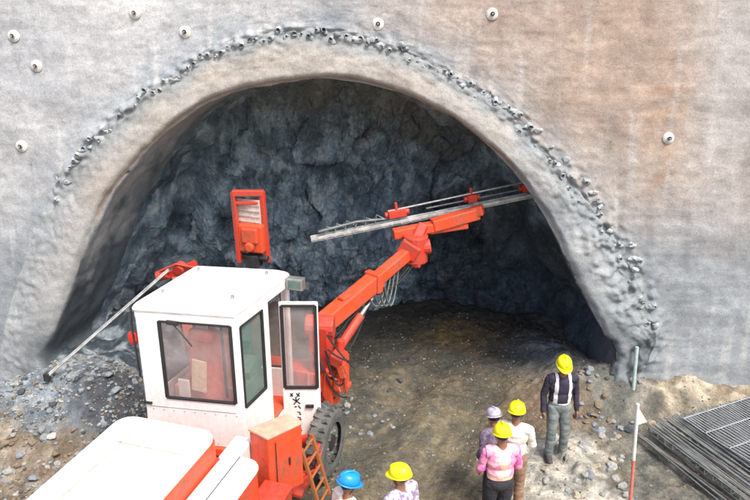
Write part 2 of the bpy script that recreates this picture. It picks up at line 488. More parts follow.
# ------------------------------------------------------------------ rock of the heading behind the collar
verts = []; cols = []; ND = 26; NF = 120
CF = Vector((-0.95, 0, -0.55))
for i in range(NT):
    ip = INNER[i]; u = i/(NT-1)
    dirn = (ip-Vector((CF.x, ip.y, CF.z))).normalized()
    for j in range(ND+NF):
        if j < ND:
            g = j/(ND-1); k = 0.30*g
            x = ip.x-dirn.x*k; z = ip.z-dirn.z*k
            y = ip.y+(14.15-ip.y)*g
            amp = min(1, g*5)
            dr = amp*(0.22*fbm(x*.8, y*.8, z*.8, 4)+0.10*fbm(x*2.4, y*2.4, z*2.4, 4))
            x -= dirn.x*dr; z -= dirn.z*dr
        else:
            g = (j-ND+1)/NF
            k = 0.30
            ex = ip.x-dirn.x*k; ez = ip.z-dirn.z*k
            fr = 1-g
            x = CF.x+(ex-CF.x)*fr; z = -0.6+(ez+0.6)*fr if False else CF.z+(ez-CF.z)*fr
            e = min(1, g*6)
            dr = (0.22*fbm(x*.8, 14.15*.8, z*.8, 4)+0.10*fbm(x*2.4, 14.15*2.4, z*2.4, 4))*fr
            x -= dirn.x*dr; z -= dirn.z*dr
            y = 14.15+e*(0.38*fbm(x*.55, 4, z*.55, 4)+0.20*abs(fbm(x*1.5, 1, z*1.5, 5))+0.05*fbm(x*6, 2, z*6, 4))+0.35*sin(g*pi/2)
            for (sc_, am) in ((1.1, .30), (2.6, .13), (5.5, .05)):       # planar fracture faces
                qv = Vector((x*sc_+.3*fbm(x, 1, z, 2), 3, z*sc_*.8)); pt = noise.voronoi(qv)[1][0]
                tv = noise.noise_vector(pt*7.7); y += e*am*(noise.noise(pt*9.1)+1.3*(tv.x*(qv.x-pt.x)+tv.z*(qv.z-pt.z)))
        verts.append((x, y, z))
        n = fbm(x*1.1, y*.6, z*1.1, 5); n2 = fbm(x*2.7+4, y, z*1.5, 5); n3 = fbm(x*5, y, z*3, 4)
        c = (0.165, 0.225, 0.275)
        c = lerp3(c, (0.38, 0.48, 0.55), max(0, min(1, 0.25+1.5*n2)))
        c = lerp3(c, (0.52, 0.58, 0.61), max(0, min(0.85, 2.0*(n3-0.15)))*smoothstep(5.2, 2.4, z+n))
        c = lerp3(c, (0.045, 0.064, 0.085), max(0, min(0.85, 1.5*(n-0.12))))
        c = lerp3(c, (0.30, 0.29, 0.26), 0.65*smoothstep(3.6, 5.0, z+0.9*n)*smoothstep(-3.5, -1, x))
        c = lerp3(c, (0.05, 0.06, 0.065), .75*smoothstep(.8, 2.0, x+.5*n)*smoothstep(3.6, 4.4, z+.5*n2))  # shadow of the arch painted dark on the upper right
        dk = smoothstep(-0.2, 1.4, x+0.5*n)*smoothstep(3.4, 2.2, z+0.5*n2)     # shade low on the right, painted into the rock colour
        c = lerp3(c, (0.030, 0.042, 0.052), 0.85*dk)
        c = lerp3(c, (0.20, 0.235, 0.25), 0.8*blob(x+.1*n3, z, 2.45, 2.35, 0.18, 0.5)*(j < ND or 1))
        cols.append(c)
faces = []; W = ND+NF
for i in range(NT-1):
    for j in range(W-1):
        a = i*W+j; faces.append((a+1, a+W+1, a+W, a))
# close the fan below ground between first and last spokes is hidden by the floor
me = bpy.data.meshes.new('rock_face'); me.from_pydata(verts, [], faces)
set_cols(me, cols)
mr, nt, b = mat('blasted_rock')
at = node(nt, 'ShaderNodeVertexColor'); at.layer_name = 'tone'
v = coords(nt); n1 = noi(nt, v, 3.2, 10, 0.75, 0.6); n3 = noi(nt, v, 15, 8, 0.8)
vo = vor(nt, v, 4.5)
c = mixcol(nt, 0.75, at.outputs[0], ramp(nt, n1, [(0.3, 0.2), (0.5, 0.5), (0.7, 0.85)]), 'OVERLAY')
c = mixcol(nt, 0.6, c, ramp(nt, n3, [(0.35, 0.2), (0.5, 0.5), (0.65, 0.85)]), 'OVERLAY')
lk(nt, c, b.inputs['Base Color']); b.inputs['Roughness'].default_value = 0.75
p_ = bump(nt, b, n1, 0.7, 0.09); p_ = bump(nt, b, vo.outputs[0], 0.5, 0.08, p_); bump(nt, b, n3, 0.7, 0.03, p_)
ro = mesh_obj('rock_face', me, None, [mr]); ro['kind'] = 'structure'

# ------------------------------------------------------------------ ground
def g2(x, y, cx, cy, rx, ry, rot=0.0):
    dx, dy = x-cx, y-cy; c_, s_ = cos(rot), sin(rot)
    a = (dx*c_+dy*s_)/rx; b_ = (-dx*s_+dy*c_)/ry
    return exp(-(a*a+b_*b_))

def gh(x, y, fine=True):
    h = 0.05*fbm(x*.5, y*.5, 1, 3)
    wallf = smoothstep(8.8, 10.4, y)
    outL = smoothstep(-3.2, -4.8, x)
    h += 0.75*outL*smoothstep(8.3, 10.2, y)*(0.8+0.3*fbm(x, y, 3, 3))
    h += 0.35*g2(x, y, -4.1, 9.7, 1.1, 0.8)
    outR = smoothstep(4.2, 5.2, x)
    h += 0.55*outR*smoothstep(9.4, 10.3, y)*(0.9+0.35*fbm(x*1.5, y*1.5, 3, 3))
    h += 0.32*g2(x, y, 3.6, 10.5, 0.8, 0.7)
    h += 0.30*g2(x, y, 3.4, 11.8, 0.7, 1.2)*(1-outR)
    h += 0.50*g2(x, y, 4.25, 10.5, 0.5, 0.5)+0.16*g2(x, y, 3.6, 11.1, 0.5, 0.6)*(1+.8*fbm(x*3, y*3, 1, 3))
    h += 0.055*sin((x*.86-(y-9)*.5)*5.2+1.2*fbm(x*.6, y*.6, 2, 2))*smoothstep(-1.2, -.4, x)*(1-smoothstep(2.0, 2.6, x))*smoothstep(12.6, 11, y)
    inn = smoothstep(10.2, 14.2, y)*smoothstep(-5.2, -3.6, x)*(1-smoothstep(3.3, 4.2, x))
    h += inn*(0.03+0.12*fbm(x*.8, y*.8, 6, 4))
    h += 0.15*g2(x, y, -4.6, 11.8, 1.0, 1.6)
    if fine:
        rk = 0.35+0.65*smoothstep(-2.6, -3.6, x)+0.5*smoothstep(2.2, 2.9, x)*smoothstep(9.3, 9.0, y)+0.4*smoothstep(9.8, 10.6, y)
        h += 0.05*rk*fbm(x*2.2, y*2.2, 2, 5)+0.026*(rk+.25)*fbm(x*8, y*8, 2, 4)
        vv = noise.voronoi(Vector((x*5.2, y*5.2, 0)))[0]
        h += 0.05*min(1, rk)*max(0, 0.32-vv[0])*smoothstep(-2.5, -3.6, x)
        # broken slabs of concrete at the lower right
        sl = smoothstep(1.9, 2.5, x+0.25*fbm(x, y, 9, 3))*(1-smoothstep(3.0, 3.4, x))*smoothstep(9.7, 9.1, y)
        if sl > 0:
            v2 = noise.voronoi(Vector((x*2.3, y*2.6, 4)))
            h += sl*(0.10*noise.cell(Vector((v2[1][0].x*3, v2[1][0].y*3, 5)))+0.10*min(0.35, v2[0][1]-v2[0][0]))
    return h

def gcol(x, y):
    n = fbm(x*1.3, y*1.3, 7, 5); n2 = fbm(x*3.1, y*3.1, 17, 4); n3 = fbm(x*9, y*9, 4, 3)
    st = fbm((x*.86-(y-9)*.5)*3.6, (x*.5+y*.86)*.5, 3, 5)
    c = lerp3((0.155, 0.127, 0.082), (0.092, 0.086, 0.064), max(0, min(1, 0.5+1.1*n)))
    c = lerp3(c, (0.225, 0.192, 0.12), max(0, min(0.9, 0.1+1.8*st))*smoothstep(11.5, 9.5, y))
    c = lerp3(c, (0.085, 0.083, 0.07), max(0, min(0.6, 1.1*(n2-0.05))))
    # dark gravel beside the rig; shade of the heading painted on its floor
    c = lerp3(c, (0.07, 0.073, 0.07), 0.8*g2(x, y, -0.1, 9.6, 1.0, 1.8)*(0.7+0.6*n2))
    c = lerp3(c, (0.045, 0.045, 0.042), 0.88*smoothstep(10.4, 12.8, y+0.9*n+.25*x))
    c = lerp3(c, (0.22, 0.15, 0.06), 0.9*g2(x, y, 1.8, 12.9, 0.9, 0.5)*(0.6+n2))
    c = lerp3(c, (0.20, 0.13, 0.075), 0.8*g2(x, y, 3.1, 10.2, 0.7, 0.8))
    # left
    lf = smoothstep(-2.6, -3.5, x+0.3*n2)*smoothstep(11.2, 10.6, y+0.3*n)
    br = lf*smoothstep(9.3, 8.8, y+0.35*n+(x+4.6)*0.25)
    gy = lf*(1-smoothstep(9.3, 8.8, y+0.35*n+(x+4.6)*0.25))
    c = lerp3(c, lerp3((0.12, 0.145, 0.165), (0.30, 0.335, 0.355), max(0, min(1, .4+1.6*n2))), gy)
    c = lerp3(c, lerp3((0.15, 0.115, 0.08), (0.28, 0.235, 0.18), max(0, min(1, .5+1.4*n2))), br)
    c = lerp3(c, (0.055, 0.058, 0.066), min(0.95, 1.5*g2(x, y, -4.1, 9.7, 0.62, 0.75)*(0.85+0.6*n2)))
    c = lerp3(c, (0.36, 0.40, 0.43), min(0.8, 1.0*g2(x, y, -4.6, 10.75, 0.5, 0.3)))
    # right foot: scree and cream soil
    c = lerp3(c, lerp3((0.10, 0.125, 0.135), (0.24, 0.27, 0.28), max(0, min(1, .4+2*n2))), min(1, 1.1*g2(x, y, 3.5, 11.6, 0.7, 1.0)))
    c = lerp3(c, lerp3((0.07, 0.08, 0.085), (0.2, 0.22, 0.22), max(0, min(1, .3+2*n2))), min(1, 1.2*g2(x, y, 4.1, 10.3, 0.45, 0.5)))
    c = lerp3(c, lerp3((0.05, 0.065, 0.08), (0.25, 0.30, 0.33), max(0, min(1, .2+2.2*n2))), smoothstep(-2.0, -3.0, x+.3*n)*smoothstep(10.5, 10.9, y+.3*n))
    rr = smoothstep(4.4, 4.8, x+.3*n2)*smoothstep(9.65, 9.85, y+0.3*n-(x-4.5)*.12)
    c = lerp3(c, lerp3((0.22, 0.18, 0.125), (0.38, 0.33, 0.25), max(0, min(1, .5+1.5*n2))), rr)
    c = lerp3(c, lerp3((0.10, 0.10, 0.088), (0.18, 0.17, 0.14), max(0, min(1, .4+1.2*n2))), smoothstep(3.4, 3.8, x+.2*n)*(1-rr)*0.95)
    sl = smoothstep(1.6, 2.2, x+0.35*n+0.2*n2)*(1-smoothstep(3.2, 3.7, x+0.3*n2))*smoothstep(9.75, 9.25, y+0.5*n)
    c = lerp3(c, lerp3((0.50, 0.47, 0.40), (0.25, 0.25, 0.22), max(0, min(1, .5+1.5*n2))), sl*0.92)
    c = tuple(v*(1+0.25*n3) for v in c)
    return c

def axis(lo, hi, step, far):
    a = [lo]
    while a[-1] < hi: a.append(a[-1]+step)
    s = step; l = [];  x = lo
    while x > -far: s *= 1.35; x -= s; l.append(x)
    s = step; x = a[-1]; r = []
    while x < far: s *= 1.35; x += s; r.append(x)
    return l[::-1]+a+r
xs = axis(-6.6, 6.6, 0.032, 90); ys = axis(7.3, 14.6, 0.032, 90)
ys = [y for y in ys if y < 16]
verts = []; cols = []
for x in xs:
    for y in ys:
        inside = -8 < x < 8 and 6 < y < 15.5
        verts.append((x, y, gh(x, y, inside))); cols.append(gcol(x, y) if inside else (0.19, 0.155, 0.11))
ny = len(ys)
faces = [(i*ny+j, (i+1)*ny+j, (i+1)*ny+j+1, i*ny+j+1) for i in range(len(xs)-1) for j in range(ny-1)]
me = bpy.data.meshes.new('ground'); me.from_pydata(verts, [], faces)
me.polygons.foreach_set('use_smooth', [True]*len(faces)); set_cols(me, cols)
mg, nt, b = mat('site_ground')
at = node(nt, 'ShaderNodeVertexColor'); at.layer_name = 'tone'
v = coords(nt); n1 = noi(nt, v, 7, 9, 0.75); n3 = noi(nt, v, 34, 7, 0.8); vo = vor(nt, v, 16)
c = mixcol(nt, 0.6, at.outputs[0], ramp(nt, n1, [(0.3, 0.22), (0.5, 0.5), (0.72, 0.82)]), 'OVERLAY')
c = mixcol(nt, 0.6, c, ramp(nt, n3, [(0.35, 0.22), (0.5, 0.5), (0.66, 0.85)]), 'OVERLAY')
lk(nt, c, b.inputs['Base Color']); b.inputs['Roughness'].default_value = 0.95
b.inputs['Specular IOR Level'].default_value = 0.2
p_ = bump(nt, b, n1, 0.6, 0.05); p_ = bump(nt, b, vo.outputs[0], 0.4, 0.025, p_); bump(nt, b, n3, 0.6, 0.015, p_)
go = mesh_obj('ground', me, None, [mg]); go['kind'] = 'structure'

# hillside above and behind the headwall (out of frame, keeps the light honest)
q = B()
q.add([(-60, 11.28, 9.62), (60, 11.28, 9.62), (60, 70, 34), (-60, 70, 34)], [(0, 1, 2, 3)])
for s_ in (-1, 1):
    x0 = XL+0.02 if s_ < 0 else XR-0.02
    q.add([(x0, 10.25, -1), (60*s_, 10.25, -1), (60*s_, 11.28, 9.62), (x0, 11.28, 9.62)], [(0, 1, 2, 3) if s_ > 0 else (3, 2, 1, 0)])
ho = q.build('hillside', plain('hillside_soil', (0.2, 0.17, 0.11), 0.95), None); ho['kind'] = 'structure'

# ------------------------------------------------------------------ drilling rig
TH = radians(17); O = Vector((-2.1, 7.8, 0.0))
rig = empty('drilling_rig', O, -TH, 'white and orange drilling rig with raised booms parked in the tunnel mouth', 'drilling rig')
RI = (Matrix.Translation(O) @ Matrix.Rotation(-TH, 4, 'Z')).inverted()
def L(x, y, z): return RI @ Vector((x, y, z))          # world -> rig

def rrect(a0, a1, b0, b1, r, n=5):
    out = []
    for (cx, cy, s0) in ((a1-r, b1-r, 0), (a0+r, b1-r, 1), (a0+r, b0+r, 2), (a1-r, b0+r, 3)):
        for k in range(n+1):
            t = (s0+k/n)*pi/2; out.append((cx+r*cos(t), cy+r*sin(t)))
    return out

# chassis
q = B()
q.box((0.05, -0.75, 0.74), (1.05, 5.0, 0.40)); q.box((0.85, -1.9, 0.82), (0.5, 2.2, 0.36)); q.tube([(-0.6, 1.12, 0.55), (1.05, 1.12, 0.55)], 0.12, 10)
q.box((0.3, 1.75, 1.0), (1.5, 0.35, 0.7)); q.box((-0.1, 0.6, 1.03), (1.25, 1.5, 0.12))
q.build('chassis', M['orange'], rig, 0.02)
# engine hood
q = B(); q.prism(rrect(-0.66, 0.60, -3.6, -0.86, 0.16), 1.03, 1.86)
hood = q.build('engine_hood', M['orange'], rig, 0.03)
q = B(); q.prism(rrect(-0.69, 0.585, -3.62, -0.84, 0.2), 1.80, 1.90); q.prism(rrect(-0.70, -0.655, -3.5, -1.0, 0.02), 1.05, 1.84)
q.build('top_cover', M['white'], hood, 0.045, 4)
q = B(); q.box((-0.36, -2.2, 1.905), (0.012, 2.2, 0.01)); q.box((0.0, -1.35, 1.905), (0.9, 0.012, 0.01)); 
q.build('panel_seam', plain('seam_pinkish', (0.5, 0.38, 0.32), 0.7), hood)
q = B(); q.prism(rrect(0.607, 1.10, -3.3, -0.84, 0.15), 1.03, 1.55)
tank = q.build('side_tank', M['orange'], rig, 0.02)
q = B(); q.prism(rrect(0.612, 1.115, -3.32, -0.82, 0.17), 1.53, 1.615)
q.build('tank_cover', M['white'], tank, 0.04, 4)
q = B(); q.tube([(0.84, -1.75, 1.61), (0.84, -1.75, 1.66), (0.84, -1.75, 1.665)], [0.055, 0.055, 0.03], 14)
q.build('filler_cap', M['black'], tank)
q = B(); q.box((0.835, -1.25, 1.617), (0.01, 0.8, 0.008)); q.build('cover_seam', M['dark_steel'], tank)
q = B(); q.box((0.60, -0.52, 1.26), (0.24, 0.46, 0.42)); q.build('valve_cover', M['white'], rig, 0.02)
# tool boxes
q = B(); q.prism([(0.74, -0.43), (1.04, -0.54), (1.30, -0.12), (1.04, -0.02)], 0.80, 1.68)
tb = q.build('control_cabinet', M['orange'], rig, 0.022, 3)
q = B(); q.prism([(0.73, -0.44), (1.045, -0.555), (1.315, -0.115), (1.04, -0.005)], 1.675, 1.71)
q.build('lid', plain('sunlit_pink_lid', (0.74, 0.34, 0.24), 0.7), tb, 0.01)  # lid coloured paler than the orange sides for light on the top
q = B(); q.box((1.20, -0.30, 1.25), (0.02, 0.03, 0.10), Matrix.Rotation(0.55, 3, 'Z')); q.box((1.105, -0.466, 1.25), (0.006, 0.02, 0.7), Matrix.Rotation(0.55, 3, 'Z')); q.build('latch', M['dark_steel'], tb)
q = B(); q.box((1.18, -0.95, 0.86), (0.34, 0.70, 0.52)); q.box((1.18, -0.95, 1.13), (0.37, 0.73, 0.035))
tb2 = q.build('tool_box', M['red'], rig, 0.015)
q = B(); q.box((1.357, -0.95, 0.98), (0.012, 0.14, 0.05)); q.build('latch', M['dark_steel'], tb2)
q = B()
for bb in (0.08, 0.42): q.beam((1.42, bb, 0.25), (1.18, bb+0.02, 1.14), 0.035, 0.05, (0, 1, 0))
for k in range(5):
    t = 0.08+0.21*k; q.tube([(1.42-0.24*t, 0.08, 0.25+0.9*t), (1.42-0.24*t, 0.42, 0.25+0.9*t)], 0.018, 8)
q.build('access_ladder', M['yellow_steel'], rig)
q = B()
q.box((0.66, 0.42, 0.66), (0.16, 0.9, 0.30)); q.box((0.92, 0.30, 0.42), (0.5, 0.5, 0.05)); q.tube([(1.15, 0.0, 0.95), (1.2, 0.5, 0.75), (1.15, 1.0, 0.9)], 0.03, 8); q.tube([(1.2, -0.1, 0.85), (1.25, 0.4, 0.62), (1.2, 0.9, 0.85)], 0.022, 8)
q.build('side_piping', M['red'], rig, 0.01)

# wheels
def wheel(c, sgn):
    prof = [(0.30, -0.12), (0.38, -0.135), (0.46, -0.13), (0.505, -0.10), (0.52, 0), (0.505, 0.10), (0.46, 0.13), (0.38, 0.135), (0.30, 0.12)]
    n = 40; q = B(); vs = []; fs = []
    for k in range(n):
        a = 2*pi*k/n
        for (r, x) in prof: vs.append((c[0]+x, c[1]+r*cos(a), c[2]+r*sin(a)))
    m = len(prof)
    for k in range(n):
        for j in range(m-1):
            a = k*m+j; b_ = ((k+1) % n)*m+j; fs.append((a, b_, b_+1, a+1))
    q.add(vs, fs)
    for k in range(26):
        a = 2*pi*k/26
        for s_ in (-1, 1):
            R = Matrix.Rotation(a+0.06*s_, 3, 'X') @ Matrix.Rotation(0.5*s_, 3, 'Z')
            p = Matrix.Rotation(a+0.06*s_, 3, 'X') @ Vector((0.06*s_, 0.52, 0))
            q.box(Vector(c)+p, (0.12, 0.045, 0.05), R)
    wl = B()
    wl.tube([(c[0]-0.10, c[1], c[2]), (c[0]+0.10, c[1], c[2])], 0.12, 18)
    w_ = wl.build('wheel', M['dark_steel'], rig)
    q.build('tyre', M['tyre'], w_, smooth=False)
    q = B(); x = c[0]+sgn*0.07
    q.tube([(x-sgn*.08, c[1], c[2]), (x, c[1], c[2]), (x+sgn*0.01, c[1], c[2])], [0.31, 0.30, 0.2], 24)
    for k in range(8):
        a = 2*pi*k/8; q.tube([(x, c[1]+.17*cos(a), c[2]+.17*sin(a)), (x+sgn*.035, c[1]+.17*cos(a), c[2]+.17*sin(a))], 0.018, 6)
    q.build('rim', M['steel'], w_)
for (a, bb, s_) in ((1.12, 1.12, 1), (-0.72, 1.12, -1), (1.16, -2.6, 1), (-0.72, -2.6, -1)): wheel((a, bb, 0.55), s_)
# cab
cab = B(); cabp = [(-0.83, -0.20), (0.435, -0.03), (0.54, 1.31), (-0.75, 1.09)]
def wall_quad(q, A, Bq, z0, z1, holes, top_in=0.0):
    """a wall from A to Bq (plan points) with rectangular holes (u0,u1,z0,z1); one row of holes"""
    us = sorted({0.0, 1.0} | {h[0] for h in holes} | {h[1] for h in holes})
    zs = sorted({z0, z1} | {h[2] for h in holes} | {h[3] for h in holes})
    def pt(u, z):
        return (A[0]+(Bq[0]-A[0])*u, A[1]+(Bq[1]-A[1])*u, z)
    for i in range(len(us)-1):
        for j in range(len(zs)-1):
            um, zm = (us[i]+us[i+1])/2, (zs[j]+zs[j+1])/2
            if any(h[0] < um < h[1] and h[2] < zm < h[3] for h in holes): continue
            q.add([pt(us[i], zs[j]), pt(us[i+1], zs[j]), pt(us[i+1], zs[j+1]), pt(us[i], zs[j+1])], [(0, 1, 2, 3)])
Z0, Z1 = 0.98, 2.96
rear = (0.235, 0.955, 1.76, 2.84); side = (0.05, 0.44, 1.66, 2.80)
wall_quad(cab, cabp[0], cabp[1], Z0, Z1, [rear])
wall_quad(cab, cabp[1], cabp[2], Z0, Z1, [side, (0.56, 0.95, 1.05, 2.84)])
wall_quad(cab, cabp[2], cabp[3], Z0, Z1, [(0.08, 0.92, 1.55, 2.82)])
wall_quad(cab, cabp[3], cabp[0], Z0, Z1, [(0.10, 0.90, 1.70, 2.82)])
cabo = cab.build('cab', M['white'], rig, 0.012, 3, solid=0.05)
q = B(); q.prism([(-0.79, -0.15), (0.40, 0.0), (0.50, 1.27), (-0.71, 1.05)], 1.0, 1.05); q.build('cab_floor', M['dark_steel'], cabo)
q = B()
rp = [(-0.86, -0.25), (0.46, -0.07), (0.57, 1.35), (-0.79, 1.13)]
def shrink(p, k): cx = sum(v[0] for v in p)/4; cy = sum(v[1] for v in p)/4; return [(cx+(v[0]-cx)*k, cy+(v[1]-cy)*k) for v in p]
r0 = [(*v, 2.95) for v in rp]; r1 = [(*v, 3.03) for v in rp]; r2 = [(*v, 3.09) for v in shrink(rp, 0.86)]
q.add(r0+r1+r2, [(3, 2, 1, 0), (0, 1, 5, 4), (1, 2, 6, 5), (2, 3, 7, 6), (3, 0, 4, 7), (4, 5, 9, 8), (5, 6, 10, 9), (6, 7, 11, 10), (7, 4, 8, 11), (8, 9, 10, 11)])
q.build('roof', M['white'], cabo, 0.035, 4)
q = B(); q.prism(rrect(-0.42, 0.12, 0.25, 0.85, 0.06), 3.09, 3.112); q.build('roof_hatch', M['white'], cabo, 0.008)
q = B()
for (a_, b_) in ((-.62, .1), (.3, .2), (.36, 1.05), (-.58, .9)): q.tube([(a_, b_, 3.07), (a_, b_, 3.125), (a_+.01, b_, 3.13)], [.028, .022, .01], 10)
q.build('roof_bolt', M['steel'], cabo)
def pane(A, Bq, h, name, gm, off=0.0):
    u0, u1, z0, z1 = h
    P = lambda u: Vector((A[0]+(Bq[0]-A[0])*u, A[1]+(Bq[1]-A[1])*u, 0))
    a, b_ = P(u0), P(u1); d = (b_-a).normalized(); n = Vector((d.y, -d.x, 0))
    fr = B(); t = 0.022
    Z = Vector((0, 0, 1)); o = n*0.018
    for p, r_ in ((a+Z*z0, b_+Z*z0), (a+Z*z1, b_+Z*z1)): fr.beam(p+o, r_+o, 0.045, t*1.15)
    for p in (a, b_): fr.beam(p+Z*z0+o, p+Z*z1+o, 0.045, t*1.15, n)
    f = fr.build('window', M['black'], cabo, 0.004)
    g = B(); g.box((a+b_)/2+Z*((z0+z1)/2), ((b_-a).length-0.01, 0.008, z1-z0-0.01), Matrix((d, -n, Z)).transposed())
    g.build('pane', gm, f); return f
pane(cabp[0], cabp[1], rear, 'w', M['glass']); pane(cabp[1], cabp[2], side, 'w', M['gglass'])
pane(cabp[2], cabp[3], (0.08, 0.92, 1.55, 2.82), 'w', M['glass']); pane(cabp[3], cabp[0], (0.10, 0.90, 1.70, 2.82), 'w', M['glass'])
# inside the cab
q = B(); q.box((-0.12, 0.55, 1.42), (0.5, 0.5, 0.14)); q.box((-0.12, 0.26, 1.98), (0.62, 0.13, 1.10), Matrix.Rotation(-0.12, 3, 'X')); q.box((-0.12, 0.55, 1.2), (0.2, 0.2, 0.35))
q.box((-0.12, 0.12, 2.56), (0.34, 0.1, 0.16)); st = q.build('seat', M['seat'], cabo, 0.04, 3)
q = B(); q.box((-0.20, 0.08, 1.98), (0.21, 0.02, 0.46), Matrix.Rotation(0.10, 3, 'Y')); q.build('document_pocket', M['cream'], cabo, 0.005)
q = B(); q.box((-0.42, 0.05, 1.78), (0.16, 0.03, 0.26)); q.build('first_aid_box', M['white'], cabo, 0.008)
q = B(); q.box((0.26, 0.45, 1.45), (0.22, 0.6, 0.75)); q.box((0.26, 0.55, 1.9), (0.2, 0.3, 0.25), Matrix.Rotation(0.4, 3, 'X')); q.box((-0.58, 0.5, 1.4), (0.18, 0.6, 0.6))
for k in range(4): q.tube([(0.22+0.04*k, 0.3, 1.83), (0.22+0.04*k, 0.28, 1.98)], 0.01, 6)
q.build('console', M['pinkin'], cabo, 0.02)
q = B(); q.tube([(0.17, 0.10, 1.72), (0.15, 0.12, 2.80)], 0.018, 8); q.build('grab_rail', M['dark_steel'], cabo)
q = B()
A_, B__ = Vector((cabp[0][0], cabp[0][1], 0)), Vector((cabp[1][0], cabp[1][1], 0)); dcab = (B__-A_).normalized(); ncab = Vector((dcab.y, -dcab.x, 0))
for zz in (1.62, 1.10):
    q.beam(A_+dcab*.06+ncab*.027+Vector((0, 0, zz)), B__-dcab*.06+ncab*.027+Vector((0, 0, zz)), 0.006, 0.010)
for k in range(9):
    for zz in (1.58, 1.14): p = A_+dcab*(.1+.14*k)+ncab*.025+Vector((0, 0, zz)); q.tube([p, p+ncab*.008], .009, 6)
q.build('panel_seam', plain('seam_grey', (0.45, 0.42, 0.40), 0.7), cabo)
# mirror bracket, handles, hinges, lamps
q = B(); a = Vector((-0.83, -0.14, 2.93)); 
q.tube([a, a+Vector((-0.11, 0, 0.03)), a+Vector((-0.13, 0, -0.25)), a+Vector((-0.10, 0, -0.95)), a+Vector((-0.01, 0, -1.0))], 0.014, 8)
q.build('mirror_bracket', M['dark_steel'], cabo)
for zz in (1.66, 1.38):
    q = B(); q.box((-0.80, -0.22, zz), (0.12, 0.04, 0.03)); q.build('hinge', M['black'], cabo, 0.004)
q = B(); c0 = Vector((-0.99, -0.1, 2.50)); q.ball(c0, (0.08, 0.05, 0.10), 16, 10); rl = q.build('marker_lamp', M['lamp'], cabo, smooth=True)
q = B(); q.tube([c0+Vector((0, 0.04, 0)), (-0.86, 0.0, 2.50)], 0.014, 8); q.build('stalk', M['dark_steel'], rl)
q = B(); q.box((0.70, 1.22, 2.93), (0.24, 0.12, 0.17)); wlp = q.build('work_lamp', M['steel'], cabo, 0.012)
q = B(); q.box((0.70, 1.155, 2.93), (0.18, 0.01, 0.11)); q.build('lens', M['gglass'], wlp)
q = B(); q.tube([(0.57, 1.22, 2.98), (0.62, 1.22, 2.98)], 0.02, 8); q.build('lamp_arm', M['dark_steel'], wlp)
q = B(); q.box((-0.30, -0.235, 2.87), (0.16, 0.03, 0.05)); q.tube([(-0.30, -0.23, 2.86), (-0.1, -0.17, 2.55)], 0.008, 6); q.build('wiper', M['dark_steel'], cabo)

# open door: faces back towards the camera
hinge = L(-1.30, 8.60, 0); dd = (L(-0.77, 8.60, 0)-hinge).normalized(); dn = Vector((dd.y, -dd.x, 0)); Wd = 0.53; DZ0, DZ1 = 0.50, 2.73
if dn.y > 0: dn = -dn
def D(u, z, o=0.0): return hinge+dd*(u*Wd)+dn*o+Vector((0, 0, z))
q = B(); hz0, hz1, hu0, hu1 = 1.42, 2.68, 0.07, 0.93
us = [0, hu0, hu1, 1]; zs = [DZ0, hz0, hz1, DZ1]
for i in range(3):
    for j in range(3):
        if i == 1 and j == 1: continue
        q.add([D(us[i], zs[j]), D(us[i+1], zs[j]), D(us[i+1], zs[j+1]), D(us[i], zs[j+1])], [(0, 1, 2, 3)])
door = q.build('door', M['white'], rig, 0.012, 3, solid=0.045)
q = B()
for (a, b_) in (((hu0, hz0), (hu1, hz0)), ((hu0, hz1), (hu1, hz1))): q.beam(D(*a, .015), D(*b_, .015), 0.045, 0.035)
for (a, b_) in (((hu0, hz0), (hu0, hz1)), ((hu1, hz0), (hu1, hz1))): q.beam(D(*a, .015), D(*b_, .015), 0.045, 0.03, dn)
q.build('window_frame', M['black'], door)
q = B(); q.box(D(0.5, (hz0+hz1)/2), (Wd*0.86, 0.008, hz1-hz0), Matrix((dd, -dn, Vector((0, 0, 1)))).transposed()); q.build('window_pane', M['glass'], door)
q = B(); q.beam(D(0.60, 1.13, 0.045), D(0.82, 1.13, 0.045), 0.03, 0.05); q.build('handle', M['black'], door, 0.006)
# lettering: rotated dark marks down the hinge side of the leaf
q = B(); rs = random.Random(3)
Rl = Matrix((dd, -dn, Vector((0, 0, 1)))).transposed()
def stroke(u0, z0, u1, z1, w=0.014):
    p, r_ = D(u0, z0, 0.026), D(u1, z1, 0.026); q.beam(p, r_, w, 0.004, dn)
z = 1.33
for (a_, b_, c_, d_) in ((.20, .0, .27, -.05), (.27, .0, .20, -.05), (.36, .0, .45, -.05), (.45, .01, .37, -.06), (.26, -.09, .46, -.17), (.44, -.08, .28, -.18), (.34, -.06, .36, -.14), (.40, -.20, .46, -.25), (.30, -.22, .36, -.22)):
    stroke(a_, z+b_, c_, z+d_, .016)
z = 1.03
for k in range(6):
    zz = z-k*0.09+rs.uniform(-.006, .006); o_ = rs.uniform(-.01, .02)
    stroke(.36+o_, zz, .45+o_, zz-.012, .014); stroke(.41+o_, zz-.03, .46+o_, zz-.045, .016)
    if k % 2: stroke(.35+o_, zz-.04, .38+o_, zz-.05, .012)
q.build('door_lettering', M['black'], door)

# ---- booms
def sag(p, r_, s_, n=9): return [Vector(p).lerp(Vector(r_), k/n)-Vector((0, 0, s_*4*(k/n)*(1-k/n))) for k in range(n+1)]
def cone_at(q, p, d, r, l, n=14): q.tube([Vector(p)-Vector(d).normalized()*l/2, Vector(p)+Vector(d).normalized()*l/2], r, n)
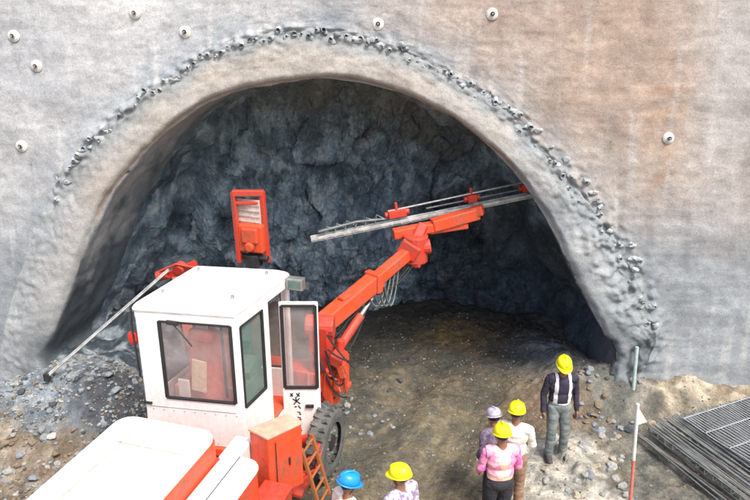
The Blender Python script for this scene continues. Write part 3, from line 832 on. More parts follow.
# right boom
bA, bM_, bE = L(-0.80, 9.25, 2.05), L(-0.02, 10.07, 2.41), L(0.50, 10.62, 2.66)
q = B(); q.beam(bA, bM_+(bE-bA)*0.05, 0.24, 0.26); q.beam(bM_, bE, 0.18, 0.19)
q.box(bM_, (0.3, 0.12, 0.32), Matrix.Rotation(-0.45, 3, 'Z')); q.box(bA+(bM_-bA)*.45+Vector((0, 0, .14)), (0.12, 0.2, 0.06), Matrix.Rotation(-0.45, 3, 'Z'))
bo = q.build('drill_boom', M['orange'], rig, 0.02)
q = B(); cone_at(q, bA, (1, 0.2, 0), 0.17, 0.42); q.beam(bA+Vector((0.02, -0.02, -1.0)), bA+Vector((0.02, -0.02, 0.05)), 0.30, 0.30, (0, 1, 0))
q.box(bA+Vector((0.16, 0.05, -0.7)), (0.34, 0.4, 0.3)); q.box(bA+Vector((0.28, -0.05, -0.45)), (0.2, 0.3, 0.16), Matrix.Rotation(0.4, 3, 'Y'))
q.tube([bA+Vector((0.25, 0, -0.85)), bA+Vector((0.3, 0.05, -0.2))], 0.06, 10)
q.build('boom_bracket', M['red'], bo, 0.02)
q = B(); c1 = bA+Vector((0.22, 0.12, -0.42)); c2 = bM_+Vector((0.02, 0, -0.2)); m_ = c1.lerp(c2, 0.6)
q.tube([c1, m_], 0.07, 14); q.build('cylinder', M['red'], bo)
q = B(); q.tube([m_, c2], 0.035, 12); q.build('piston_rod', M['steel'], bo)
q = B(); k0 = L(0.66, 10.80, 2.70)
cone_at(q, k0, (0, 0, 1), 0.21, 0.46, 16); q.box(k0+Vector((-0.06, -0.12, 0.02)), (0.34, 0.22, 0.26), Matrix.Rotation(0.5, 3, 'Y')); cone_at(q, k0+Vector((0.16, 0, 0.04)), (1, .3, .2), 0.12, 0.2)
q.beam(k0+Vector((0.0, 0, 0.1)), L(0.80, 10.95, 3.06), 0.16, 0.2, (0, 1, 0)); q.box(k0+Vector((0.05, -0.1, -0.2)), (0.16, 0.16, 0.16))
q.build('knuckle', M['red'], bo, 0.025)
# feed on the boom
fA, fB = L(-1.07, 11.0, 2.80), L(2.72, 11.62, 3.40); fd = (fB-fA).normalized(); up = Vector((0, 0, 1)); upf = (up-fd*up.dot(fd)).normalized(); sd = fd.cross(upf)
q = B()
for s_ in (-1, 1): q.beam(fA+sd*0.06*s_, fB+sd*0.06*s_, 0.022, 0.05)
q.beam(fA-upf*.05, fB-upf*.05, 0.10, 0.02)
for k in range(24):
    p = fA.lerp(fB, (k+.5)/24); q.box(p-upf*.02, (0.03, 0.14, 0.03), Matrix((fd, sd, upf)).transposed())
feed = q.build('feed_beam', M['rail'], rig, 0.004)
q = B(); q.beam(L(0.30, 10.93, 2.90), L(1.02, 11.05, 3.00), 0.18, 0.16); q.beam(L(0.95, 11.03, 3.02), L(1.72, 11.17, 3.20), 0.20, 0.20); q.box(L(1.70, 11.16, 3.23), (0.2, 0.2, 0.16), Matrix.Rotation(-.3, 3, 'Y')); q.beam(L(0.9, 11.02, 2.92), L(1.55, 11.12, 2.99), 0.1, 0.1)
q.build('cradle', M['orange'], feed, 0.02)
q = B(); dA, dB = fA+upf*0.20+fd*1.35, fB+upf*0.24; q.tube([dA, dB], 0.018, 8); q.build('drill_rod', M['steel'], feed)
q = B(); q.tube([fA+upf*0.12+fd*2.0, fB+upf*0.12-fd*0.1], 0.014, 8); q.build('guide_tube', M['galv'], feed)
for t, ll in ((0.385, 0.30), (0.72, 0.16), (0.97, 0.16)):
    q = B(); p = fA.lerp(fB, t)+upf*0.14; q.box(p, (ll, 0.15, 0.13), Matrix((fd, sd, upf)).transposed()); q.tube([p+upf*.05, p+upf*.19], 0.028, 8); q.tube([p-fd*(ll*.5+.06), p+fd*(ll*.5+.06)], 0.05, 10)
    q.build('rock_drill', M['red'], feed, 0.012)
q = B()
for k in range(6):
    p0 = fA+fd*(0.25+0.17*k)+upf*0.03; q.tube([p0, p0+upf*(0.11+0.02*(k % 3))+fd*0.05, p0+fd*0.16+upf*0.06], 0.014, 6)
q.tube([fA+fd*.15+upf*.09, fA+fd*.8+upf*.13, fA+fd*1.3+upf*.08], 0.022, 8)
q.build('hose_carrier', M['galv'], feed)
# valve block, guards and pipes round the foot of the right boom
q = B(); rs = random.Random(9)
for k in range(9): q.box(bA+Vector((rs.uniform(-.05, .42), rs.uniform(-.15, .1), rs.uniform(-1.0, -.35))), (rs.uniform(.08, .2), rs.uniform(.08, .2), rs.uniform(.06, .22)), Matrix.Rotation(rs.uniform(-.5, .5), 3, 'Y'))
q.box(bA+Vector((0.22, 0, -0.72)), (0.34, 0.3, 0.5)); q.build('valve_block', M['orange'], bo, 0.012)
q = B()
for k in range(10):
    p = bA+Vector((rs.uniform(-.1, .2), -.22+rs.uniform(-.03, .03), rs.uniform(-.9, .05))); q.tube(sag(p, p+Vector((rs.uniform(.05, .4), rs.uniform(-.05, .1), rs.uniform(-.5, .1))), rs.uniform(.03, .2)), 0.013, 6)
q.build('hose_tangle', M['black'], bo)
# centre boom with upright feed head
q = B(); q.beam(L(-1.75, 9.45, 1.35), L(-1.93, 10.35, 2.45), 0.22, 0.24); q.build('drill_boom', M['red'], rig, 0.02)
def Wd_(px, py, Y=10.5): return L(*wallpt(px, py, Y, 0.0))
q = B()
q.beam(Wd_(233, 192), Wd_(240, 262), 0.07, 0.09, (0, 1, 0)); q.beam(Wd_(262, 192), Wd_(268, 262), 0.07, 0.09, (0, 1, 0)); q.beam(Wd_(232, 193), Wd_(264, 193), 0.10, 0.09); q.beam(Wd_(234, 203), Wd_(264, 203), 0.04, 0.05)
fh = q.build('feed_head', M['red'], rig, 0.01)
c0 = Wd_(249, 214, 10.54); q = B(); q.beam(c0+Vector((0, 0, 0.24)), c0+Vector((0, 0, -0.45)), 0.42, 0.02, (0, 1, 0)); q.build('face_plate', plain('beige_guard_plate', (0.58, 0.44, 0.37), 0.7, 0, .3), fh)
q = B()
for k in range(5): a_ = c0+Vector((-.19, -.022, .16-.09*k)); q.beam(a_, a_+Vector((.38, 0, -.01)), 0.012, 0.02)
q.build('plate_rib', M['rail'], fh)
q = B(); c0 = Wd_(252, 238, 10.47); q.box(c0, (0.42, 0.14, 0.46)); q.box(c0+Vector((0, -.08, 0.06)), (0.28, 0.06, 0.26)); cone_at(q, c0+Vector((0, -.1, -.12)), (0, 1, 0), .08, .1); q.build('motor_housing', M['orange'], fh, 0.03)
q = B(); c0 = Wd_(254, 260, 10.5); q.box(c0, (0.22, 0.2, 0.2)); q.tube([c0+Vector((-.25, 0, .05)), c0+Vector((.25, 0, .05))], 0.05, 10); q.build('pivot', M['dark_steel'], fh, 0.01)
# left boom with its long thin feed
q = B(); q.beam(L(-2.75, 9.5, 1.3), L(-3.15, 10.35, 2.35), 0.2, 0.2); cone_at(q, Wd_(163, 275, 10.5), (1, .2, .3), 0.085, 0.20); q.beam(Wd_(168, 275, 10.55), Wd_(196, 263, 10.55), 0.10, 0.10); cone_at(q, Wd_(180, 268, 10.5), (0, 1, .3), 0.09, 0.16); q.tube([Wd_(160, 271, 10.45), Wd_(176, 264, 10.4), Wd_(196, 268, 10.5)], 0.02, 8)
lb = q.build('drill_boom', M['red'], rig, 0.015)
a, b_ = L(-5.30, 9.93, 0.80), L(-3.30, 10.42, 2.46); 
q = B(); q.tube([a, b_], 0.017, 8); q.tube([a+Vector((0, 0, .035)), b_+Vector((0, 0, .035))], 0.009, 6); q.build('feed_rail', M['rail'], lb)
q = B(); q.box(a, (0.08, 0.08, 0.12)); q.build('rail_foot', M['dark_steel'], lb)
# hoses
rs = random.Random(5)
q = B()
for k in range(7):
    p = bA+Vector((rs.uniform(-.1, .25), rs.uniform(-.1, .1), rs.uniform(-.6, -.2))); r_ = bA.lerp(bE, rs.uniform(0.25, 0.55))+Vector((rs.uniform(-.05, .1), 0, -0.12)); q.tube(sag(p, r_, rs.uniform(.10, .35)), 0.016, 6)
for k in range(4):
    p = bA.lerp(bE, rs.uniform(.5, .7))+Vector((0.05, 0, -.1)); r_ = k0+Vector((rs.uniform(-.2, .1), -.05, -.15)); q.tube(sag(p, r_, rs.uniform(.10, .3)), 0.014, 6)
q.build('hydraulic_hose', M['black'], bo)
q = B()
for k in range(4):
    p = bA.lerp(bE, .50+.06*k)+Vector((0.08, -.05, -.1)); r_ = bA.lerp(bE, .72+.05*k)+Vector((0.05, 0, -.1)); q.tube(sag(p, r_, .30+.07*k), 0.012, 6)
q.build('grey_hose', M['galv'], bo)
q = B()
for k in range(6):
    p = Vector((0.95+rs.uniform(-.15, .35), 1.45+rs.uniform(-.2, .2), 1.1)); q.tube(sag(p, p+Vector((rs.uniform(-.2, .3), rs.uniform(-.2, .3), rs.uniform(.2, .5))), rs.uniform(-.2, .15)), 0.02, 6)
q.build('hose_bundle', M['red'], rig)

# ------------------------------------------------------------------ people
def capsule_sdf(P, a, b, r1, r2):
    a = np.array(a); b = np.array(b); d = b-a; L2 = max(1e-9, d @ d)
    t = np.clip(((P-a) @ d)/L2, 0, 1)
    return np.linalg.norm(P-(a+t[:, None]*d), axis=1)-(r1+(r2-r1)*t)
def ell_sdf(P, c, r):
    q = (P-np.array(c))/np.array(r); k = np.linalg.norm(q, axis=1)
    return (k-1)*min(r)

def person(name_loc, rz, label, cols, hat, hatmat, pose, group=None, vest=None, scale=1.0, strips=None, hood=None):
    """one continuous body mesh; helmet and vest are its children. The figure faces -y before rz."""
    x0, y0 = name_loc
    z0 = gh(x0, y0)
    pr = []   # (kind, tag, data)
    def cap(tag_, a, b, r1, r2): pr.append(('c', tag_, (a, b, r1, r2)))
    def ell(tag_, c, r): pr.append(('e', tag_, (c, r)))
    lean = pose.get('lean', 0.0)     # forward lean of the trunk
    def T(p):                        # bend the trunk forward about the hips
        v = Vector(p); v.z -= 0.92; c, s_ = cos(lean), sin(lean)
        return (v.x, v.y*c - v.z*s_, v.z*c + v.y*s_ + 0.92)
    # legs
    for s_, (fy, fx, kn) in ((-1, pose.get('lf', (0.0, 0.02, 0.03))), (1, pose.get('rf', (0.0, 0.02, 0.03)))):
        hip = (s_*0.088, 0.0, 0.90); an = (s_*(0.10+fx), fy, 0.10); kne = ((hip[0]+an[0])/2, (hip[1]+an[1])/2-kn-0.02, 0.49)
        cap('pants', hip, kne, 0.098, 0.070); cap('pants', kne, an, 0.070, 0.060)
        cap('boot', (an[0], an[1]+0.03, 0.055), (an[0]+s_*0.02, an[1]-0.17, 0.045), 0.052, 0.045)
        cap('boot', (an[0], an[1]+0.01, 0.06), (an[0], an[1]+0.01, 0.13), 0.055, 0.052)
    ell('pants', (0, 0.01, 0.93), (0.168, 0.125, 0.13))
    ell('shirt', T((0, 0.0, 1.08)), (0.158, 0.118, 0.18)); ell('shirt', T((0, 0.0, 1.26)), (0.178, 0.122, 0.17))
    cap('shirt', T((-0.145, 0.0, 1.375)), T((0.145, 0.0, 1.375)), 0.068, 0.068)
    cap('skin', T((0, 0.0, 1.40)), T((0, -0.015, 1.50)), 0.056, 0.052)
    turn = pose.get('turn', 0.0); nod = pose.get('nod', 0.15)
    hc = Vector(T((0, -0.02, 1.585)))
    HR = Matrix.Rotation(turn, 3, 'Z') @ Matrix.Rotation(nod+lean*0.6, 3, 'X')
    def Hd(p): return tuple(hc + HR @ Vector(p))
    skull = hood or 'hair'
    ell('skin', Hd((0, 0, 0.0)), (0.076, 0.086, 0.100)); ell(skull, Hd((0, 0.022, 0.028)), (0.083, 0.088, 0.095))
    cap('skin', Hd((0, -0.035, -0.05)), Hd((0, -0.058, -0.085)), 0.050, 0.026)
    cap('skin', Hd((0, -0.088, 0.005)), Hd((0, -0.108, -0.022)), 0.009, 0.014)
    for s_ in (-1, 1):
        cap('skin', Hd((s_*0.079, 0.0, 0.012)), Hd((s_*0.082, 0.0, -0.02)), 0.012, 0.009)
        ell('eye', Hd((s_*0.030, -0.082, 0.012)), (0.013, 0.009, 0.008))
    cap('mouth', Hd((-0.018, -0.088, -0.052)), Hd((0.018, -0.088, -0.052)), 0.007, 0.007)
    if hood:
        ell(hood, Hd((0, 0.03, 0.02)), (0.105, 0.105, 0.125)); cap(hood, Hd((0, 0.04, -0.03)), T((0, 0.03, 1.40)), 0.09, 0.11)
    # arms
    for s_, arm in ((-1, pose['la']), (1, pose['ra'])):
        sh = Vector(T((s_*0.185, 0.0, 1.37))); el = Vector(T(arm[0])); wr = Vector(T(arm[1]))
        cap('sleeve', tuple(sh), tuple(el), 0.058, 0.047)
        tg = 'sleeve' if arm[2] else 'skin'
        cap(tg, tuple(el), tuple(wr), 0.046 if arm[2] else 0.040, 0.034 if arm[2] else 0.027)
        d = (wr-el).normalized(); pn = Vector((s_, 0, 0)); pn = (pn-d*pn.dot(d)).normalized(); sx = d.cross(pn).normalized()   # sx: across the palm
        palm = wr+d*0.055
        cap('skin', tuple(wr), tuple(palm), 0.024, 0.026); cap('skin', tuple(palm-sx*.022), tuple(palm+sx*.022), 0.019, 0.019)
        for k, (o, ln) in enumerate(((-0.036, .060), (-0.012, .072), (0.012, .068), (0.036, .052))):
            b0 = palm+sx*o*0.85+d*0.018; b1 = b0+d*ln*0.5+sx*o*.15-pn*0.006; b2 = b1+d*ln*0.42-pn*0.02
            cap('skin', tuple(b0), tuple(b1), .0105, .0095); cap('skin', tuple(b1), tuple(b2), .0095, .008)
        th = -1 if sx.y > 0 else 1
        t0 = wr+d*0.025+sx*th*0.022; t1 = t0+sx*th*0.028+d*0.028-pn*.008; t2 = t1+d*0.03+sx*th*0.004-pn*.008
        cap('skin', tuple(t0), tuple(t1), .013, .011); cap('skin', tuple(t1), tuple(t2), .011, .009)
    q = B()
    for k, tg, dt in pr:
        if k == 'e': q.ball(dt[0], dt[1], 20, 14)
        else:
            a, b_, r1, r2 = dt; a = Vector(a); b_ = Vector(b_)
            if (b_-a).length < 1e-5: continue
            q.ball(a, r1, 14, 10); q.ball(b_, r2, 14, 10); q.tube([a, b_], [r1, r2], 14)
    tmp = q.build('tmp', M['skin'])
    rm = tmp.modifiers.new('r', 'REMESH'); rm.mode = 'VOXEL'; rm.voxel_size = 0.0085; rm.use_smooth_shade = True
    sm = tmp.modifiers.new('s', 'SMOOTH'); sm.factor = 0.5; sm.iterations = 2
    dg = bpy.context.evaluated_depsgraph_get(); me = bpy.data.meshes.new_from_object(tmp.evaluated_get(dg))
    bpy.data.objects.remove(tmp)
    n = len(me.vertices); co = np.empty(n*3, dtype=np.float64); me.vertices.foreach_get('co', co); P = co.reshape(-1, 3)
    nf = len(me.polygons); ce = np.empty(nf*3); me.polygons.foreach_get('center', ce); C = ce.reshape(-1, 3)
    tags = ['skin', 'hair', 'shirt', 'sleeve', 'pants', 'boot', 'eye', 'mouth', 'hood']
    def nearest(Q):
        D_ = []
        for k, tg, dt in pr:
            s_ = ell_sdf(Q, *dt) if k == 'e' else capsule_sdf(Q, *dt)
            if tg in ('eye', 'mouth'): s_ = s_-0.002
            D_.append(s_)
        return np.argmin(np.array(D_), axis=0)
    idx = nearest(C); ft = np.array([tags.index(pr[i][1]) for i in range(len(pr))])[idx]
    vi = nearest(P); vt = np.array([tags.index(pr[i][1]) for i in range(len(pr))])[vi]
    nm = np.empty(n*3); me.vertices.foreach_get('normal', nm); Nn = nm.reshape(-1, 3)
    seed = x0*7+y0*3
    for i in range(n):                                  # folds in the cloth
        if vt[i] in (2, 3, 4, 8):
            p = P[i]; f = 0.010*fbm(p[0]*7+seed, p[1]*7, p[2]*13, 3)+0.004
            P[i] += Nn[i]*f
    me.vertices.foreach_set('co', P.ravel())
    cm = {'skin': M['skin'], 'hair': M['hair'], 'shirt': cols['shirt'], 'sleeve': cols.get('sleeve', cols['shirt']), 'pants': cols['pants'], 'boot': M['boot'], 'eye': M['hair'], 'mouth': M['seat'], 'hood': cols.get('hood', M['ghat'])}
    me.materials.clear()
    for t_ in tags: me.materials.append(cm[t_])
    me.polygons.foreach_set('material_index', ft.astype(np.int32)); me.polygons.foreach_set('use_smooth', [True]*nf)
    me.update(); me.name = 'person'
    o = bpy.data.objects.new('person', me); COL.objects.link(o)
    o.location = (x0, y0, z0-0.004); o.rotation_euler = (0, 0, rz); o.scale = (scale,)*3
    tag(o, label, 'person', group)
    if vest:
        # a vest shell lifted off the shirt
        keep = []
        for i in range(nf):
            p = C[i]
            if ft[i] != 2 and not (ft[i] == 3 and abs(p[0]) < 0.20 and p[2] > 1.33): continue
            if p[2] < 0.97: continue
            if abs(p[0]) > 0.215: continue
            if p[1] < 0 and vest.get('open') and abs(p[0]) < vest['open']: continue
            keep.append(i)
        used = {}; vs = []; fs = []; mi = []
        for i in keep:
            f = []
            for v_ in me.polygons[i].vertices:
                if v_ not in used: used[v_] = len(vs); vs.append(tuple(P[v_]+Nn[v_]*0.013))
                f.append(used[v_])
            fs.append(tuple(f)); p = C[i]; zz = p[2]
            mi.append(1 if vest['band'](p) else 0)
        vm = bpy.data.meshes.new('vest'); vm.from_pydata(vs, [], fs); vm.materials.append(vest['mat']); vm.materials.append(vest['strip'])
        vm.polygons.foreach_set('material_index', mi); vm.polygons.foreach_set('use_smooth', [True]*len(fs))
        vo = bpy.data.objects.new('vest', vm); COL.objects.link(vo); vo.parent = o
        so = vo.modifiers.new('s', 'SOLIDIFY'); so.thickness = 0.006
    if hat:
        q = B(); n_ = 28; vs = []; fs = []
        prof = [(1.0, 0.0), (0.99, 0.25), (0.93, 0.5), (0.80, 0.74), (0.58, 0.91), (0.30, 0.985), (0.02, 1.0)]
        for (r_, h_) in [(0.955, 0.0)]+prof:
            for k in range(n_):
                a = 2*pi*k/n_; vs.append((0.108*r_*cos(a), 0.128*r_*sin(a), 0.118*h_))
        for j in range(len(prof)):
            for k in range(n_): a = j*n_+k; b_ = j*n_+(k+1) % n_; fs.append((a, b_, b_+n_, a+n_))
        q.add(vs, fs)
        # brim with a peak in front
        vs = []; fs = []
        for k in range(n_):
            a = 2*pi*k/n_; pk = 0.010+0.042*max(0, -sin(a))**3
            for (dr, dz) in ((0, 0.008), (pk, -0.004-0.25*pk), (pk, -0.010-0.25*pk), (0, -0.002)):
                vs.append(((0.107+dr)*cos(a), (0.127+dr)*sin(a), dz))
        for k in range(n_):
            for j in range(4): a = k*4+j; b_ = k*4+(j+1) % 4; c_ = ((k+1) % n_)*4; fs.append((a, b_, c_+(j+1) % 4, c_+j))
        q.add(vs, fs)
        q.tube([(0, 0.118*cos(t)*1.0, 0.04+0.088*sin(t)) for t in [radians(d) for d in range(10, 171, 16)]], 0.012, 8)
        xf = Matrix.Translation(hc) @ HR.to_4x4() @ Matrix.Translation((0, 0.012, 0.036))
        h_ = q.build('helmet', hatmat, o, smooth=True, xf=xf)
        q = B(); pts = []
        for k in range(9): a = pi*k/8; pts.append((0.088*cos(a), -0.02, 0.03-0.155*sin(a)))
        q.tube(pts, 0.004, 6, cap=False); q.build('chin_strap', M['hair'], h_, xf=Matrix.Translation(hc) @ HR.to_4x4())
    return o

def at_head(px, py, z=1.66):
    p = groundpt(px, py, z); g = gh(p.x, p.y)
    p = groundpt(px, py, z+g); return (p.x, p.y)
arms_down = ((-0.24, 0.03, 1.10), (-0.25, -0.04, 0.86), True), ((0.24, 0.03, 1.10), (0.25, -0.04, 0.86), True)
W_cloth = cloth('white_cotton', (0.78, 0.75, 0.66), (0.66, 0.62, 0.55))
jean = cloth('grey_green_trousers', (0.125, 0.15, 0.15), (0.185, 0.21, 0.20), 6)
dark = cloth('dark_trousers', (0.03, 0.03, 0.035)); navy = cloth('dark_navy_shirt', (0.018, 0.017, 0.032), (0.035, 0.028, 0.05))
brn = cloth('brown_trousers', (0.24, 0.13, 0.08), (0.30, 0.19, 0.13)); pinkc = cloth('magenta_shirt', (0.62, 0.12, 0.36), (0.74, 0.30, 0.44))
lil = cloth('lilac_pattern_shirt', (0.66, 0.60, 0.68), (0.22, 0.16, 0.30), 22); grc = cloth('dark_lilac_shirt', (0.20, 0.15, 0.21), (0.10, 0.08, 0.12), 18)
org = cloth('salmon_vest', (0.90, 0.45, 0.34), (0.88, 0.62, 0.52), 7); refl = cloth('pale_reflective_tape', (0.80, 0.76, 0.76)); crm = cloth('pale_pink_tape', (0.86, 0.60, 0.55))

hoodm = cloth('pale_grey_lilac_scarf', (0.46, 0.43, 0.48), (0.34, 0.31, 0.36), 14)
hp = at_head(564, 361)
person(hp, 0.05, 'person in a black vest with white straps and yellow helmet, standing alone on the right', dict(shirt=navy, pants=jean), True, M['yhat'],
       dict(la=arms_down[0], ra=arms_down[1], nod=0.35, lf=(-0.02, 0.0, 0.02), rf=(0.03, 0.03, 0.03)),
       vest=dict(mat=navy, strip=refl, band=lambda p: (0.072 < abs(p[0]) < 0.118) or p[2] < 1.015))
pvest = cloth('pink_vest', (0.80, 0.25, 0.42), (0.86, 0.48, 0.50), 7)
hp = at_head(503, 431)
person(hp, pi+0.1, 'person in a pink and orange safety vest with yellow helmet, seen from behind', dict(shirt=pinkc, pants=dark), True, M['yhat'],
       dict(la=((-0.24, -0.02, 1.12), (-0.20, -0.20, 0.98), True), ra=((0.24, -0.02, 1.12), (0.22, -0.18, 0.96), True), nod=0.2, lf=(0.03, 0, 0.02)),
       vest=dict(mat=pvest, strip=org, band=lambda p: abs(p[0]+.01) < 0.055+.02*sin(p[2]*30) or p[2] < 1.07 or (abs(p[0]) < .11 and p[2] > 1.36)))
hp = at_head(517, 407)
person(hp, pi-0.35, 'person in a white shirt and brown trousers with yellow helmet, behind the pink vest', dict(shirt=W_cloth, pants=brn), True, M['yhat'],
       dict(la=((-0.23, -0.06, 1.12), (-0.15, -0.24, 1.03), True), ra=((0.24, 0.0, 1.11), (0.25, -0.12, 0.89), True), nod=0.15))
hp = at_head(492, 421, 1.36)
person((hp[0]+.08, hp[1]-.10), pi+0.35, 'person in a grey lilac helmet and dark lilac shirt, left of the white shirt', dict(shirt=grc, pants=dark), True, hoodm,
       dict(la=((-0.23, -0.02, 1.12), (-0.22, -0.18, 0.96), True), ra=((0.23, -0.02, 1.12), (0.20, -0.18, 0.98), True), nod=0.25, lean=0.22), scale=0.9)
hp = at_head(347, 479)
person(hp, 2.15, 'person in a white shirt with blue helmet beside the rig', dict(shirt=W_cloth, pants=dark), True, M['bhat'],
       dict(la=((-0.24, -0.02, 1.12), (-0.22, -0.16, 0.93), True), ra=arms_down[1], nod=0.3, turn=-0.2))
hp = at_head(401, 471)
person(hp, pi+0.75, 'person in a lilac patterned shirt with yellow helmet, nearest right of the blue helmet', dict(shirt=lil, pants=brn), True, M['yhat'],
       dict(la=((-0.24, 0.0, 1.11), (-0.22, -0.12, 0.92), True), ra=arms_down[1], nod=0.1, turn=0.4))

# ------------------------------------------------------------------ reinforcing steel at the right
def gp(px, py, up_=0.0):
    p = groundpt(px, py, 0.1)
    for _ in range(3): p = groundpt(px, py, gh(p.x, p.y)+up_)
    return p
dmain = (gp(735, 500)-gp(650, 436)); dmain.z = 0; dmain.normalize(); dc = Vector((dmain.y, -dmain.x, 0))     # along the bars / across them
if dc.x < 0: dc = -dc
M['galv2'] = plain('pale_mesh_bar', (0.36, 0.38, 0.38), 0.6, 0.2, 0.3)
def rest(p, r): return Vector((p.x, p.y, 0))+Vector((0, 0, r))
# mesh sheets in a pile
for k in range(4):
    o0 = gp(684, 428)+dc*(-0.10*k)+dmain*(0.07*k); zb = 0.30+0.04*k
    e = empty('steel_mesh_sheet', (o0.x, o0.y, zb), 0, ['bottom sheet of welded steel mesh in the pile at the right', 'second sheet from the bottom of the steel mesh pile', 'second sheet from the top of the steel mesh pile', 'topmost sheet of welded steel mesh in the pile at the right'][k], 'steel mesh', 'welded steel mesh sheets')
    a = B(); b_ = B(); Lm, Wm = 3.4, 2.3; ang = 0.02*(k-1); c_, s_ = cos(ang), sin(ang)
    dm = dmain*c_+dc*s_; dx = dc*c_-dmain*s_
    rs2 = random.Random(k)
    for i in range(40):
        p = dx*(i*Wm/39); jit = rs2.uniform(-.04, .04)
        zf = lambda t: Vector((0, 0, 0.02*sin(t*3+i*.4+k)))
        a.tube([p+dm*(t*Lm/6+jit)+zf(t*Lm/6) for t in range(7)], 0.0085, 6)
    for i in range(9):
        p = dm*(0.03+i*(Lm-.06)/8); a.tube([p+dx*(-.03)+Vector((0, 0, .015)), p+dx*(Wm+.03)+Vector((0, 0, .015))], 0.008, 6)
    a.build('mesh_grid', M['galv2'] if k == 3 else M['galv'], e)
# lattice girders
for k in range(3):
    o0 = gp(648+13*k, 441-4*k)+dc*0.02; r = 0.013; e = empty('lattice_girder', (o0.x, o0.y, 0.10), 0, ['lattice girder of grey bars nearest the marker pole', 'lattice girder of grey bars in the middle of its row', 'lattice girder of grey bars nearest the mesh pile'][k], 'lattice girder', 'lattice girders lying beside the mesh pile')
    Lm = 3.4; ch = [Vector((0, 0, 0.03)), dc*0.16+Vector((0, 0, 0.03)), dc*0.08+Vector((0, 0, 0.16))]
    for c0 in ch:
        q = B(); q.tube([c0, c0+dmain*Lm], r, 8); q.build('chord', M['galv'] if k != 1 else M['rust'], e)
    q = B(); n_ = 22
    for i in range(n_):
        s0 = Lm*i/n_; s1 = Lm*(i+.5)/n_; s2 = Lm*(i+1)/n_
        for c0 in (ch[0], ch[1]): q.tube([c0+dmain*s0, ch[2]+dmain*s1, c0+dmain*s2], 0.007, 5)
    q.build('lacing', M['galv2'], e)
# loose bars
names = []
rs2 = random.Random(11)
for k in range(44):
    u = k/43; o0 = gp(642+44*u, 446-13*u)+dc*rs2.uniform(-.05, .05)-dmain*rs2.uniform(0, .15)
    an = rs2.uniform(-.05, .05); d = (dmain*cos(an)+dc*sin(an)); Lb = rs2.uniform(2.8, 3.6)
    q = B(); z_ = 0.29+0.01*(k % 3) if k > 4 else 0.13
    q.tube([(0, 0, 0), tuple(d*Lb*.5+Vector((0, 0, rs2.uniform(-.02, .02)))), tuple(d*Lb)], 0.011, 7)
    o = q.build('reinforcing_bar', M['galv'] if k % 3 else M['rust'], None); o.location = (o0.x, o0.y, z_)
    tag(o, 'long ribbed steel bar lying on the lattice girders at the right', 'steel bar', 'loose steel bars on the girders')

# marker pole with its pennant
p = gp(630, 508); mp = empty('marker_pole', (p.x, p.y, gh(p.x, p.y)), 0, 'red and white marker pole with small white pennant at the right', 'marker pole')
top = groundpt(638, 404, 1.85)-Vector((p.x, p.y, gh(p.x, p.y))); 
# choose the height at which the pole's own line meets the photo's top
best = min((abs((375+F*g_.x/(g_.y*cos(PIT)-(g_.z-H)*sin(PIT)))-638)+abs(g_.y-p.y)*300, g_) for g_ in [groundpt(638, 404, zz) for zz in np.arange(0.8, 3.0, 0.01)])[1] if False else None
cands = [groundpt(638, 404, float(zz)) for zz in np.arange(0.8, 3.0, 0.01)]
tp = min(cands, key=lambda g_: abs(g_.y-(p.y+0.03))); top = tp-Vector(mp.location)
q = B(); q.tube([(0, 0, -0.1), tuple(top*0.47)], 0.022, 10); q.build('red_section', plain('faded_red_paint', (0.62, 0.17, 0.13), 0.6), mp)
q = B(); q.tube([tuple(top*0.47), tuple(top)], 0.021, 10); q.build('white_section', plain('white_pole_paint', (0.78, 0.78, 0.74), 0.5), mp)
q = B(); t = top*0.98; q.add([t, t*0.80/0.98+Vector((0.0, 0, 0)), t*0.83/0.98+Vector((0.13, -.02, 0.02)), t+Vector((0, .004, 0)), t*0.80/0.98+Vector((0, .004, 0)), t*0.83/0.98+Vector((0.13, -.016, .02))], [(0, 1, 2), (5, 4, 3), (0, 3, 4, 1), (1, 4, 5, 2), (2, 5, 3, 0)])
q.build('pennant', W_cloth, mp)
# pale drip streak at the wall foot, built as an added upright pipe
a = wallpt(633, 393, 10.12, 0.1); b_ = wallpt(637, 347, 10.12, 0.1); q = B(); q.tube([(0, 0, 0), tuple(b_-a)], 0.03, 10); o = q.build('drip_streak_pipe', plain('pale_green_streak', (0.40, 0.50, 0.47), 0.5), None); o.location = a; tag(o, 'pale green drip streak at the foot of the headwall, modelled as a short pipe', 'pipe')

# ------------------------------------------------------------------ stones
def stone_mesh(seed, sub=3):
    bm = bmesh.new(); bmesh.ops.create_icosphere(bm, subdivisions=sub, radius=1.0); rs3 = random.Random(seed)
    pl = [(Vector((rs3.gauss(0, 1), rs3.gauss(0, 1), rs3.gauss(0, 1))).normalized(), rs3.uniform(.42, .8)) for _ in range(9)]
    for v in bm.verts:
        for n_, d_ in pl:
            e = v.co.dot(n_)-d_
            if e > 0: v.co -= n_*e
        v.co *= 1+0.08*noise.noise(v.co*2+Vector((seed, 0, 0)))+(0.04*noise.noise(v.co*6+Vector((seed, 3, 0))) if sub > 1 else 0)
    me = bpy.data.meshes.new('stone'); bm.to_mesh(me); bm.free(); return me
def stone_mat(name, c): 
    m, nt, b = mat(name); v = coords(nt); n = noi(nt, v, 2.2, 8, 0.75)
    lk(nt, mixcol(nt, ramp(nt, n, [(0.35, 0.0), (0.65, 1.0)]), tuple(x*.6 for x in c), tuple(x*1.25 for x in c)), b.inputs['Base Color']); b.inputs['Roughness'].default_value = .92; bump(nt, b, n, .5, .08); return m
